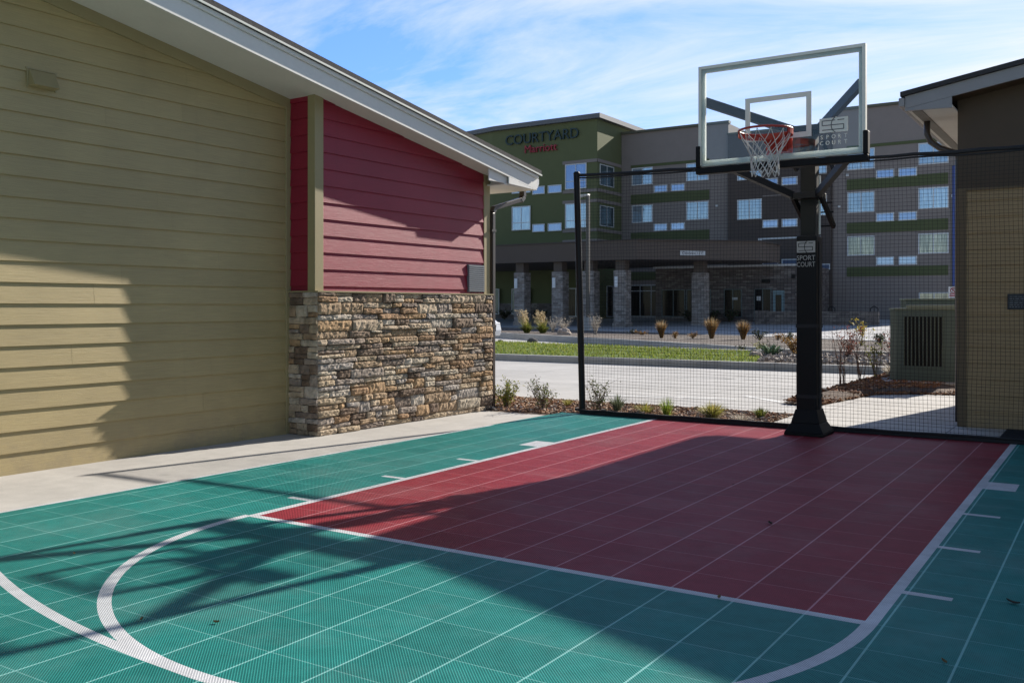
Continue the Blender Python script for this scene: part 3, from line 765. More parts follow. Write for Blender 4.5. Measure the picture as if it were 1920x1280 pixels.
def court_logo(parent, x, y, z, w, h, light, darkm, back=True):
    """light rectangle carrying a squared S interlaced with an arc"""
    b = MB(); b.box(x - w / 2, x + w / 2, y - .002, y, z - h / 2, z + h / 2); lg = b.build('logo', light, parent)
    b = MB(); t_ = h * .055; yy0, yy1 = y - .0035, y - .0018
    def hbar(xa, xb, zz): b.box(x + xa * w, x + xb * w, yy0, yy1, z + zz * h - t_ / 2, z + zz * h + t_ / 2)
    def vbar(xx, za, zb): b.box(x + xx * w - t_ / 2, x + xx * w + t_ / 2, yy0 - .0004, yy1, z + za * h, z + zb * h)
    hbar(-.40, .06, .32); hbar(-.40, .36, 0); hbar(-.40, .36, -.32); vbar(-.40, 0, .32); vbar(.36, -.32, 0); hbar(.14, .38, .32)
    n = 14
    pr = None
    for i in range(n + 1):
        a = R(105 + 150 * i / n); p = (x + w * (.14 + .22 * math.cos(a)), y - .003, z + h * .55 * math.sin(a))
        if pr: b.bar(pr, p, .0022, t_)
        pr = p
    b.build('logo_line', M['steel'] if darkm is M['alum'] else darkm, lg)
    return lg
court_logo(pad, PX, 9.3045, 1.842, .178, .112, M['padgrey'], M['black'])
text_mesh('lettering', 'SPORT', .068, .0008, VF(PX, 9.3035, 1.712), M['padgrey'], pad, width=.178)
text_mesh('lettering', 'COURT', .068, .0008, VF(PX, 9.3035, 1.648), M['padgrey'], pad, width=.178)
# arms
b = MB()
b.bar((PX - .10, 9.36, 2.98), (-3.385, 8.605, 3.225), .05, .085); b.build('upper_arm', M['black'], HP)
b = MB(); b.bar((PX + .10, 9.36, 2.98), (-1.93, 8.605, 3.215), .05, .085); b.build('upper_arm', M['black'], HP)
b = MB(); b.bar((PX - .13, 9.33, 2.35), (-3.14, 8.60, 2.58), .055, .065); b.build('lower_arm', M['black'], HP)
b = MB(); b.bar((PX + .10, 9.33, 2.35), (-2.05, 8.60, 2.56), .055, .065); b.build('lower_arm', M['black'], HP)
for q in ((PX - .15, PX + .13, 9.29, 9.359, 2.315, 2.38), (PX - .15, PX + .13, 9.505, 9.56, 2.315, 2.38), (PX - .12, PX + .12, 9.3, 9.56, 2.981, 3.03)):
    b = MB(); b.box(*q); b.build('arm_bracket', M['black'], HP, bevel=.005)
for p, q, u, v in (((PX - .14, 9.35, 2.34), (PX - .05, 9.62, 2.0), .035, .05), ((PX + .12, 9.36, 2.36), (PX + .16, 9.72, 2.06), .035, .05),
                   ((PX - .09, 9.33, 2.60), (PX - .16, 9.2, 2.75), .03, .04), ((PX + .10, 9.52, 2.9), (PX + .19, 9.58, 2.6), .03, .04)):
    b = MB(); b.bar(p, q, u, v); b.build('lift_strut', M['black'], HP)
for z, y in ((2.29, 9.56), (2.20, 9.6), (2.07, 9.68)):
    b = MB(); b.tube([(PX - .11, y, z), (PX + .19, y, z)], .008, 8); b.build('cross_rod', M['black'], HP)
b = MB(); b.tube([(PX + .092, 9.45, 1.97), (PX + .092, 9.45, 2.55)], .011, 8); b.build('adjuster_tube', M['alum'], HP)
# board
b = MB(); b.box(BX0 + .012, BX1 - .012, BY, BY + .012, BZ0 + .05, BZ1 - .012); gl = b.build('backboard_glass', M['glass'], HP)
b = MB()
fw, y0, y1 = .056, BY + .014, BY + .05
b.box(BX0, BX1, y0, y1, BZ1 - fw, BZ1); b.box(BX0, BX1, y0, y1, BZ0 + .04, BZ0 + .04 + fw); b.box(BX0, BX0 + fw, y0, y1, BZ0 + .04 + fw, BZ1 - fw); b.box(BX1 - fw, BX1, y0, y1, BZ0 + .04 + fw, BZ1 - fw)
b.build('backboard_frame', M['alum'], HP, bevel=.003)
b = MB(); e = .024
b.box(BX0 - .002, BX1 + .002, BY - .004, y1 + .002, BZ1, BZ1 + .004); b.box(BX0 - .002, BX1 + .002, BY - .004, BY - .001, BZ1 - e, BZ1)
b.box(BX0 - .005, BX0 - .0005, BY - .004, y1 + .002, BZ0 + .03, BZ1 + .003); b.box(BX1 + .0005, BX1 + .005, BY - .004, y1 + .002, BZ0 + .03, BZ1 + .003)
b.box(BX0, BX0 + e, BY - .0035, BY - .001, BZ0 + .05, BZ1 - e); b.box(BX1 - e, BX1, BY - .0035, BY - .001, BZ0 + .05, BZ1 - e)
b.build('edge_strip', M['cream'], HP)
b = MB()
b.box(BX0 - .028, BX1 + .028, BY - .022, BY + .07, BZ0 - .035, BZ0 + .028)
b.box(BX0 - .028, BX0 + .014, BY - .021, BY + .069, BZ0 + .028, BZ0 + .235); b.box(BX1 - .014, BX1 + .028, BY - .021, BY + .069, BZ0 + .028, BZ0 + .235)
b.build('edge_padding', M['blackpad'], HP, bevel=.008)
b = MB(); tx0, tx1, tz0, tz1, tw = -2.955, -2.345, 2.785, 3.19, .047
b.box(tx0, tx1, BY - .002, BY - .0006, tz1 - tw, tz1); b.box(tx0, tx1, BY - .002, BY - .0006, tz0, tz0 + tw)
b.box(tx0, tx0 + tw, BY - .002, BY - .0006, tz0 + tw, tz1 - tw); b.box(tx1 - tw, tx1, BY - .002, BY - .0006, tz0 + tw, tz1 - tw)
b.build('target_square', M['cream'], HP)
court_logo(gl, -2.152, BY - .0006, 2.865, .245, .128, M['cream'], M['alum'])
for i, ch in enumerate('SPORT'): text_mesh('letter', ch, .052, .0006, VF(-2.256 + .052 * i, BY - .0016, 2.745), M['cream'], gl, xs=.9)
for i, ch in enumerate('COURT'): text_mesh('letter', ch, .052, .0006, VF(-2.256 + .052 * i, BY - .0016, 2.692), M['cream'], gl, xs=.9)
# rim
RC = Vector((KC - .025, BY - .15 - .229, 2.805)); RR = .2286
b = MB(); b.tube([(RC.x + RR * math.cos(2 * math.pi * i / 48), RC.y + RR * math.sin(2 * math.pi * i / 48), RC.z) for i in range(48)], .0105, 10, closed=True)
b.cur = 0
n = 26
for i in range(n):
    a0, a1 = R(-20 + 220 * i / n), R(-20 + 220 * (i + 1) / n); q = []
    for rr, z in ((RR + .002, RC.z - .006), (RR + .008, RC.z - .006), (RR + .008, RC.z - .05), (RR + .002, RC.z - .05)):
        q.append(((RC.x + rr * math.cos(a0), RC.y + rr * math.sin(a0), z), (RC.x + rr * math.cos(a1), RC.y + rr * math.sin(a1), z)))
    for j in range(4): b.quad(q[j][0], q[j][1], q[(j + 1) % 4][1], q[(j + 1) % 4][0])
b.hexa([(RC.x - .10, RC.y + RR * .85, RC.z - .045), (RC.x + .10, RC.y + RR * .85, RC.z - .045), (RC.x + .075, BY - .003, RC.z - .13), (RC.x - .075, BY - .003, RC.z - .13)],
       [(RC.x - .13, RC.y + RR * .78, RC.z + .004), (RC.x + .13, RC.y + RR * .78, RC.z + .004), (RC.x + .085, BY - .003, RC.z + .02), (RC.x - .085, BY - .003, RC.z + .02)])
rim = b.build('rim', M['rimred'], HP, smooth=False)
b = MB(); b.box(RC.x - .12, RC.x + .12, BY + .0125, BY + .03, RC.z - .15, RC.z + .03); b.build('mount_plate', M['rimred'], HP)
b = MB(); N = 12
lev = [(0, RR - .004), (.095, .178), (.165, .142), (.22, .125), (.275, .117), (.33, .116), (.385, .118)]
P_ = lambda k, j: Vector((RC.x + lev[j][1] * math.cos(2 * math.pi * k / N), RC.y + lev[j][1] * math.sin(2 * math.pi * k / N), RC.z - .012 - lev[j][0]))
rn = random.Random(2)
jit = {}
def PJ(k2, j):
    key = (k2 % (2 * N), j)
    if key not in jit: jit[key] = Vector((rn.gauss(0, .004), rn.gauss(0, .004), rn.gauss(0, .006))) * (1 if j else 0)
    return P_(k2 / 2, j) + jit[key]
for k in range(N):
    b.tube([PJ(2 * k, 0), (PJ(2 * k, 0) + PJ(2 * k + 1, 1)) / 2 + Vector((0, 0, -.012)), PJ(2 * k + 1, 1)], .0032, 5)
    b.tube([PJ(2 * k, 0), (PJ(2 * k, 0) + PJ(2 * k - 1, 1)) / 2 + Vector((0, 0, -.012)), PJ(2 * k - 1, 1)], .0032, 5)
    for j in range(1, 6):
        o = j % 2
        b.tube([PJ(2 * k + o, j), PJ(2 * k + o + 1, j + 1)], .0042 if j > 1 else .0036, 5); b.tube([PJ(2 * k + o, j), PJ(2 * k + o - 1, j + 1)], .0042 if j > 1 else .0036, 5)
b.build('net', M['net'], HP)

# ------------------------------------------------------------------ ball-stop netting
FN = thing('netting_fence', 'black ball stop netting strung from a corner post behind the hoop', 'fence', (-5.35, 9.77, 0))
NY = 9.77
NXL, NXR = -5.35, 2.4
def topz(x): return 2.80 - .0155 * (x + 5.35) - .018 * math.sin(math.pi * (x + 5.35) / 7.75)
b = MB(); b.tube([(-5.345, NY, -.02), (-5.425, NY, 2.83)], .038, 14); b.tube([(-5.425, NY, 2.83), (-5.426, NY, 2.85)], [.044, .03], 14); b.build('post', M['black'], FN, smooth=False)
b = MB(); b.tube([(NXR, NY, -.02), (NXR, NY, 2.75)], .038, 14); b.build('post', M['black'], FN)
b = MB(); rn = random.Random(8); n = 40
xs = [-5.42 + (NXR + 5.42) * i / n for i in range(n + 1)]
b.tube([(x, NY + rn.gauss(0, .003), topz(x) + rn.gauss(0, .003)) for x in xs], [.019 + rn.uniform(-.003, .004) for _ in xs], 7)
b.tube([(x, NY - .012 + rn.gauss(0, .003), topz(x) - .022 - .012 * abs(math.sin(x * 4)) + rn.gauss(0, .002)) for x in xs], .009, 6)
b.build('top_rope', M['strap'], FN)
b = MB()
b.box(-5.36, NXR, NY - .05, NY + .015, 0, .048); b.tube([(x, NY - .052 + rn.gauss(0, .004), .045 + rn.gauss(0, .003)) for x in xs], .014, 6)
b.build('bottom_band', M['strap'], FN, bevel=.008)
b = MB(); step = .0385; cw = .00135
nv = int((NXR + 5.36) / step); ph = [rn.gauss(0, .004) for _ in range(400)]
def wave(x, z): return .006 * math.sin(x * 2.1 + z * 1.3) + .004 * math.sin(x * 5 - z * 3.7)
def nx_(x, z): return x + .006 * math.sin(z * 2.7 + x * 1.7) + .004 * math.sin(z * 6.1 + x * 3.1)
for i in range(nv + 1):
    x = -5.345 + i * step + ph[i] * .6; m_ = 12; k = len(b.v); zt = topz(x) - .015
    for j in range(m_ + 1):
        z = .03 + (zt - .03) * j / m_; xx = nx_(x - .028 * z * max(0, 1 - (x + 5.35) / .5), z); y = NY + wave(x, z)
        for dx, dy in ((-cw, -cw), (cw, -cw), (0, cw)): b.v.append((xx + dx, y + dy, z))
    for j in range(m_):
        for q in range(3): b.f.append([k + 3 * j + q, k + 3 * j + (q + 1) % 3, k + 3 * j + 3 + (q + 1) % 3, k + 3 * j + 3 + q]); b.mi.append(0)
for i in range(1, 73):
    f = i / 73; m_ = 60; k = len(b.v)
    for j in range(m_ + 1):
        x = -5.345 + (NXR + 5.345) * j / m_; zt = topz(x) - .015; z = .03 + (zt - .03) * f + .005 * math.sin(x * 2.9 + i * .5) + ph[i] * .5
        xx = x - .028 * z * max(0, 1 - (x + 5.35) / .5); y = NY + wave(x, z)
        for dz, dy in ((-cw, -cw), (cw, -cw), (0, cw)): b.v.append((xx, y + dy, z + dz))
    for j in range(m_):
        for q in range(3): b.f.append([k + 3 * j + q, k + 3 * j + (q + 1) % 3, k + 3 * j + 3 + (q + 1) % 3, k + 3 * j + 3 + q]); b.mi.append(0)
b.build('netting', M['netcord'], FN)

# ------------------------------------------------------------------ green utility cabinets
def cabinet(name, label, x0, x1, y0, y1, z0, z1, grille, group):
    t = thing(name, label, 'utility cabinet', ((x0 + x1) / 2, (y0 + y1) / 2, z0), group)
    c = .10
    b = MB(); b.prism([(x0 + c, y0), (x1, y0), (x1, y1), (x0, y1), (x0, y0 + c * .4)], z0, z1); b.build('cabinet', M['acgreen'], t, bevel=.01)
    b = MB(); b.prism([(x0 + c - .02, y0 - .02), (x1 + .02, y0 - .02), (x1 + .02, y1 + .02), (x0 - .02, y1 + .02), (x0 - .02, y0 + c * .4)], z1 + .001, z1 + .03); b.build('lid', M['acedge'], t, bevel=.006)
    if grille:
        gx0, gx1, gz0, gz1 = x0 + .225, x0 + .80, z0 + .24, z1 - .11
        b = MB(); b.box(gx0, gx1, y0 - .004, y0 + .01, gz0, gz1); g = b.build('grille_opening', M['dark'], t)
        b = MB(); n = 10
        for i in range(n + 1):
            x = gx0 + (gx1 - gx0) * i / n; b.box(x - .009, x + .009, y0 - .02, y0 - .0045, gz0, gz1)
        b.box(gx0 - .02, gx1 + .02, y0 - .019, y0 - .004, gz1, gz1 + .025); b.box(gx0 - .02, gx1 + .02, y0 - .019, y0 - .004, gz0 - .025, gz0)
        b.build('grille_bars', M['acgreen'], g, bevel=.003)
        b = MB(); b.box(x0 + .26, x1 - .12, y0 - .05, y0 + .5, z1 + .031, z1 + .085); b.build('top_hatch', M['acedge'], t, bevel=.012)
    return t
cabinet('utility_cabinet', 'green metal utility cabinet with a dark vertical grille beside the tan building', -3.21, -2.0, 16.3, 17.1, .06, 1.205, True, 'green utility cabinets')
cabinet('utility_cabinet', 'taller green cabinet standing behind the one with the grille', -3.31, -2.0, 17.7, 18.7, .06, 1.37, False, 'green utility cabinets')
sheet('cabinet_pad', [(-3.36, 15.95), (-1.8, 15.95), (-1.8, 18.8), (-3.42, 18.8)], .065, M['kerb'], .15)

# ------------------------------------------------------------------ hotel
HT = thing('hotel_building', 'four storey green, grey and brown hotel with entrance canopy across the drive', 'building', (-28, 72, 0))
YT, YG, YB = 68.4, 72.8, 72.55
tow = [(-36.05, YT), (-36.05, 86), (-56, 86), (-56, 72.5), (-52.5, 70.6), (-49.5, 69.3), (-46.5, YT + .12)]
b = MB(); b.prism([p for p in reversed(tow)], -.4, 16.6); b.build('green_tower', M['hgreen'], HT)
def grow(poly, d):
    cx_ = sum(p[0] for p in poly) / len(poly); cy_ = sum(p[1] for p in poly) / len(poly)
    return [(x + d * (1 if x > cx_ else -1), y + d * (1 if y > cy_ else -1)) for x, y in poly]
b = MB(); b.prism([p for p in reversed(grow(tow, .45))], 16.6, 16.98); b.build('tower_roof', M['hroof'], HT)
b = MB(); b.box(-36.04, -26.55, YG, 86, -.4, 15.95); b.build('grey_wing', M['hgrey'], HT)
b = MB(); b.box(-26.5, -18.45, YB, 86, -.4, 14.95); b.build('brown_wing', M['hbrown'], HT)
b = MB(); b.box(-18.4, -9.95, YG, 86, -.4, 15.95); b.build('grey_wing', M['hgrey'], HT)
b = MB(); b.box(-36.0, -26.45, YG - .2, YG + .3, 15.95, 16.15); b.box(-18.55, -9.8, YG - .2, YG + .3, 15.95, 16.15); b.box(-26.55, -18.5, YB - .1, YB + .3, 14.95, 15.1); b.build('parapet_cap', M['hcap'], HT)
for nm, x0, x1 in (('a', -35.15, -28.15), ('b', -17.35, -10.4)):
    for z0, z1 in ((13.03, 13.25), (9.95, 10.75), (6.72, 7.52), (3.5, 4.2)):
        b = MB(); b.box(x0, x1, YG - .05, YG - .002, z0, z1); b.build('green_band', M['hband'], HT)
b = MB()
for z in (13.1, 10.68, 9.82, 7.42, 6.55): b.box(-39.3, -36.0, YT - .06, YT - .002, z, z + .26); b.box(-36.049, -35.99, YT - .06, YG - .1, z, z + .26)
b.build('tower_band', M['hgrey'], HT)
b = MB(); b.box(-49, -36.0, YT - .12, YT - .004, 0, 1.55); b.build('stone_skirt', M['hmason'], HT)
def hwin(x0, x1, z0, z1, y, pane, mull=1, rail=0, fw=.075, axis='x', fm='wframe'):
    """window frame with its glass as a sub-part; axis 'y' faces +X"""
    def B(b, u0, u1, d0, d1, w0, w1):
        if axis == 'x': b.box(u0, u1, y - d1, y - d0, w0, w1)
        else: b.box(y + d0, y + d1, u0, u1, w0, w1)
    b = MB()
    B(b, x0, x1, .002, .06, z0, z0 + fw); B(b, x0, x1, .002, .06, z1 - fw, z1); B(b, x0, x0 + fw, .002, .06, z0 + fw, z1 - fw); B(b, x1 - fw, x1, .002, .06, z0 + fw, z1 - fw)
    for i in range(mull):
        xm = x0 + (x1 - x0) * (i + 1) / (mull + 1); B(b, xm - fw * .4, xm + fw * .4, .002, .055, z0 + fw, z1 - fw)
    if rail: B(b, x0 + fw, x1 - fw, .002, .05, z0 + (z1 - z0) * rail, z0 + (z1 - z0) * rail + .06)
    f = b.build('window', M[fm], HT)
    b = MB(); B(b, x0 + fw * .5, x1 - fw * .5, .003, .025, z0 + fw * .5, z1 - fw * .5); b.build('pane', M[pane], f)
    return f
P1, P2, PS = 'pane', 'pane_blue', 'pane_small'
# tower
hwin(-39.06, -37.04, 11.0, 13.09, YT, P2, 1, .3); hwin(-39.06, -37.04, 7.75, 9.82, YT, P1, 1, .3); hwin(-44.36, -42.46, 7.82, 9.88, YT, P1, 1, .3); hwin(-44.36, -42.46, 11.0, 13.09, YT, P1, 1, .3)
hwin(-39.06, -37.04, 4.5, 6.56, YT, P1); hwin(-44.36, -42.46, 4.5, 6.6, YT, P1)
for z0, z1 in ((10.8, 11.48), (7.6, 8.28)):
    hwin(-42.28, -41.05, z0, z1, YT, PS, 0); hwin(-40.74, -39.4, z0, z1, YT, PS, 0)
for z0, z1 in ((11.25, 12.98), (7.9, 9.6)): hwin(68.8, 71.3, z0, z1, -36.05, 'pane_teal', 1, 0, .06, 'y')
hwin(-46.1, -45.58, .6, 2.82, YT - .12, 'pane_teal', 0); hwin(-44.3, -42.4, .6, 2.82, YT - .12, 'pane_teal', 1); hwin(-38.95, -37.0, .42, 2.8, YT - .12, 'pane_lobby', 1)
# grey wing between tower and brown wing
for k, (z0, z1) in enumerate(((11.52, 13.0), (8.34, 9.84), (5.1, 6.6))):
    hwin(-35.05, -33.13, z0, z1, YG, P1); hwin(-30.13, -28.2, z0, z1, YG, P1)
    if k < 2:
        s0 = (10.8, 7.58)[k]; hwin(-33.03, -31.8, s0, s0 + .62, YG, PS, 0); hwin(-31.5, -30.25, s0, s0 + .62, YG, PS, 0)
# brown wing
for z0, z1 in ((10.9, 12.5), (8.12, 9.72)): hwin(-25.72, -23.73, z0 if z0 < 9 else 11.25, z1 if z0 < 9 else 12.8, YB, P1)
for s0 in (10.62, 7.4, 4.3): hwin(-23.69, -22.45, s0, s0 + .63, YB, PS, 0); hwin(-22.17, -20.95, s0, s0 + .63, YB, PS, 0)
for z0, z1 in ((11.3, 12.85), (8.15, 9.7)): hwin(-20.0, -18.75, z0, z1, YB, P1, 0)
b = MB(); b.box(-24.03, -23.73, YB - .04, YB - .002, 4.93, 6.62); b.box(-23.72, -19.6, YB - .04, YB - .002, 6.5, 6.62); b.build('panel_frame', M['wframe'], HT)
b = MB(); b.box(-23.7, -20.3, YB - .03, YB - .002, 9.86, 9.94); b.box(-23.7, -20.3, YB - .03, YB - .002, 13.0, 13.08); b.build('reveal_line', M['hgrey'], HT)
hwin(-19.75, -19.2, 5.0, 6.6, YB, 'pane_teal', 0); hwin(-19.8, -18.5, 4.05, 4.5, YB, PS, 0)
# right grey wing
for k, (z0, z1) in enumerate(((11.43, 12.98), (8.24, 9.78), (5.05, 6.5))):
    hwin(-17.31, -15.35, z0, z1, YG, P1 if k < 2 else 'pane_open'); hwin(-12.37, -10.36, z0, z1, YG, P1 if k < 2 else 'pane_open')
    s0 = (10.68, 7.5, 4.29)[k]; hwin(-15.27, -14.0, s0, s0 + .63, YG, PS, 0); hwin(-13.72, -12.45, s0, s0 + .63, YG, PS, 0)
hwin(-12.33, -10.3, .8, 2.29, YG, 'pane_open')
b = MB(); b.tube([(-10.02, YG - .12, .3), (-10.02, YG - .12, 11.2)], .1, 8); b.build('downspout', M['bluepipe'], HT)
for x, z in ((-27.5, 9.3), (-27.5, 6.2), (-17.9, 11.8), (-17.9, 8.7), (-17.3, 11.0), (-10.1, 9.0), (-37.6, 5.9)):
    yy = YT if x < -36 else YG
    b = MB(); b.box(x - .1, x + .1, yy - .12, yy - .002, z, z + .16); b.build('facade_vent', M['wframe'], HT, bevel=.02)
# one-storey stone wing
YS = 66.0
b = MB(); b.box(-29.8, -18.6, YS, YG - .05, -.3, 4.12); sw = b.build('stone_wing', M['hmason'], HT)
b = MB(); b.box(-29.95, -18.5, YS - .12, YS + .3, 4.12, 4.27); b.build('coping', M['wframe'], sw)
M['lobbyframe'] = mat('lobby_frame', (.14, .18, .19), .4)
for x0, x1, mm in ((-29.3, -27.4, 1), (-27.3, -25.4, 1), (-24.4, -23.05, 1)): hwin(x0, x1, .5, 2.55, YS, 'pane_lobby', mm, 0, .06, 'x', 'lobbyframe')
hwin(-22.15, -20.9, .3, 2.55, YS, 'pane_dark', 1, 0, .06, 'x', 'lobbyframe')
b = MB(); b.box(-20.8, -20.72, YS - .05, YS, .3, 2.4); b.box(-20.06, -19.98, YS - .05, YS, .3, 2.4); b.box(-20.72, -20.06, YS - .05, YS, 2.2, 2.4); b.box(-20.72, -20.06, YS - .03, YS - .002, .3, 2.2); dr = b.build('entry_door', mat('teal_door', (.2, .3, .34), .5), HT)
b = MB(); b.box(-20.6, -20.18, YS - .04, YS - .031, .9, 2.1); b.build('pane', M['pane_dark'], dr)
for q in ((-23.75, -23.35, YS - .07, YS - .061, 1.75, 1.93), (-21.95, -21.65, YS - .07, YS - .061, 1.7, 2.0)):
    b = MB(); b.box(*q); b.build('window_notice', M['banner'], HT)
for q in ((-21.55, -21.0, YS - .25, YS - .002, 2.95, 3.2), (-19.45, -19.2, YS - .2, YS - .002, 3.25, 3.5)):
    b = MB(); b.box(*q); b.build('wall_lamp', M['black'], HT, bevel=.02)
# storefront beneath the canopy
hwin(-35.3, -30.2, .4, 3.1, YG, 'pane_dark', 4, .8, .07)
hwin(70.0, 72.3, .4, 3.0, -36.05, 'pane_dark', 1, 0, .06, 'y')
# canopy
can = [(-26.39, 55.6), (-20.25, 61.3), (-20.25, 65.8), (-29.9, 65.8), (-29.9, 68.2), (-50, 68.2), (-50, 55.6)]
b = MB(); b.prism(can, 4.33, 5.57); cn = b.build('entrance_canopy', M['hcanopy'], HT)
b = MB(); b.prism([(x + (.12 if x > -40 else -.12), y - .08) for x, y in can[:2]] + [(-20.1, 65.8), (-29.9, 65.8), (-29.9, 68.2), (-50.1, 68.2), (-50.1, 55.52)], 5.571, 5.64); b.build('canopy_cap', M['hbrown'], cn)
def column(x, y, w=.86, zst=3.66, sconce=True):
    b = MB(); b.box(x - w / 2, x + w / 2, y, y + w, -.3, zst); c = b.build('column', M['hcol'], HT)
    b = MB(); b.box(x - w * .38, x + w * .38, y + .08, y + w - .08, zst, 4.332); b.build('column_top', M['hcanopy'], c)
    b = MB(); b.box(x - w / 2 - .06, x + w / 2 + .06, y - .06, y + w + .06, -.3, .22); b.build('column_base', M['hcol'], c)
    if sconce:
        b = MB(); b.box(x - .33, x - .1, y - .12, y - .002, 2.55, 3.25); b.build('wall_light', M['sconce'], c, bevel=.02)
column(-27.85, 55.95); column(-32.6, 55.95); column(-35.7, 55.95); column(-24.0, 60.0, .9, 3.55, False)
column(-30.2, 55.95, .86, 3.66, False)

def sign_mtx(x, y, z): return Matrix.Translation((x, y, z)) @ Matrix.Rotation(R(90), 4, 'X')
SG = thing('wall_sign', 'raised dark teal and red hotel name lettering high on the green tower', 'sign', (-41.4, YT, 14.5))
text_mesh('lettering', 'COURTYARD', 1.22, .07, sign_mtx(-41.35, YT - .09, 15.22), M['teal'], SG, width=7.2)
text_mesh('lettering', 'Marriott', .95, .07, sign_mtx(-41.4, YT - .09, 14.38), M['signred'], SG, width=3.15)
# clearance banner on the slanted canopy face
dv = Vector((-20.25 + 26.39, 61.3 - 55.6, 0)).normalized(); nv_ = Vector((dv.y, -dv.x, 0))
ang = math.atan2(dv.y, dv.x)
BN = thing('clearance_sign', 'white strip sign with dark print on the brown canopy edge', 'sign', (-23.4, 58.3, 4.6))
bm_ = Matrix.Translation(Vector((-26.39, 55.6, 4.75)) + dv * 3.75 + nv_ * .03) @ Matrix.Rotation(ang, 4, 'Z')
b = MB(); b.box(-.86, .86, -.02, .0, -.14, .16); b.v = [tuple(bm_ @ Vector(q)) for q in b.v]; b.build('board', M['banner'], BN)
text_mesh('lettering', "Clearance 12'7\"", .24, .004, bm_ @ Matrix.Translation((0, -.025, -.07)) @ Matrix.Rotation(R(90), 4, 'X'), M['ink'], BN, width=1.45)

# low stone patio wall and furniture
b = MB(); b.box(-20.9, -13.0, 62.6, 63.0, -.2, .95); b.box(-20.95, -20.2, 62.5, 63.1, -.2, 1.0)
tag(b.build('patio_wall', M['lowwall']), 'low stone patio wall in front of the grey hotel wing', 'wall')
def chair(name, x, y, label, cat, w, back):
    t = thing(name, label, cat, (x, y, .25), 'patio furniture behind the low wall')
    b = MB(); b.box(x - w / 2, x + w / 2, y - .28, y + .28, .72, .80); b.build('seat', M['black'], t, bevel=.02)
    for sx in (-1, 1):
        for sy in (-1, 1):
            b = MB(); b.tube([(x + sx * (w / 2 - .05), y + sy * .24, .25), (x + sx * (w / 2 - .05), y + sy * .24, .72)], .03, 6); b.build('leg', M['black'], t)
    b = MB()
    if back == 'slat':
        b.box(x - w / 2, x + w / 2, y + .22, y + .28, .80, 1.22)
    else:
        b.tube([(x - w / 2 + .04, y + .25, .78), (x - w / 2 + .04, y + .27, 1.15), (x, y + .28, 1.3), (x + w / 2 - .04, y + .27, 1.15), (x + w / 2 - .04, y + .25, .78)], .035, 6)
        b.tube([(x, y + .27, .79), (x, y + .28, 1.28)], .025, 6)
    b.build('backrest', M['black'], t)
chair('patio_bench', -17.6, 64.2, 'long dark patio bench with solid back behind the low stone wall', 'bench', 1.25, 'slat')
chair('patio_chair', -16.3, 64.0, 'dark patio chair next to the long bench behind the stone wall', 'chair', .5, 'loop')
chair('patio_chair', -13.6, 64.0, 'dark round backed patio chair standing alone left of the green cabinets', 'chair', .55, 'loop')

# ------------------------------------------------------------------ lamp post, sign, car, rocks
lx, ly = -21.75, 40.3
LP = thing('street_lamp', 'tall slim grey lamp post with flat head in the planter', 'street lamp', (lx, ly, .13))
b = MB(); b.prism([(lx + .22 * math.cos(a), ly + .22 * math.sin(a)) for a in [R(30 * i) for i in range(12)]], .0, .75); b.build('footing', M['kerb'], LP)
b = MB(); b.box(lx - .075, lx + .075, ly - .075, ly + .075, .75, 6.65); b.build('pole', M['steel'], LP, bevel=.01)
b = MB(); b.box(lx - .62, lx + .05, ly - .14, ly + .14, 6.60, 6.70); b.build('lamp_head', M['lamphead'], LP, bevel=.02)
b = MB(); b.box(lx - .58, lx - .2, ly - .1, ly + .1, 6.585, 6.599); b.build('lens', M['sconce'], LP)

sx, sy = -5.45, 39.4
NP = thing('parking_sign', 'small white sign with red print on a thin post beyond the cabinets', 'sign', (sx, sy, .1))
b = MB(); b.box(sx - .03, sx + .03, sy, sy + .05, .0, 2.05); b.build('post', M['steel'], NP)
b = MB(); b.box(sx - .17, sx + .17, sy - .012, sy - .002, 1.6, 2.02); bd = b.build('board', M['banner'], NP, bevel=.003)
b = MB(); b.tube([(sx + .095 * math.cos(2 * math.pi * i / 24), sy - .016, 1.88 + .095 * math.sin(2 * math.pi * i / 24)) for i in range(24)], .014, 5, closed=True)
b.bar((sx - .065, sy - .016, 1.945), (sx + .065, sy - .016, 1.815), .01, .028)
for z in (1.72, 1.66): b.box(sx - .13, sx + .13, sy - .016, sy - .0125, z, z + .035)
b.build('print', M['signred'], bd)
text_mesh('lettering', 'P', .16, .001, sign_mtx(sx, sy - .014, 1.825), M['ink'], bd)

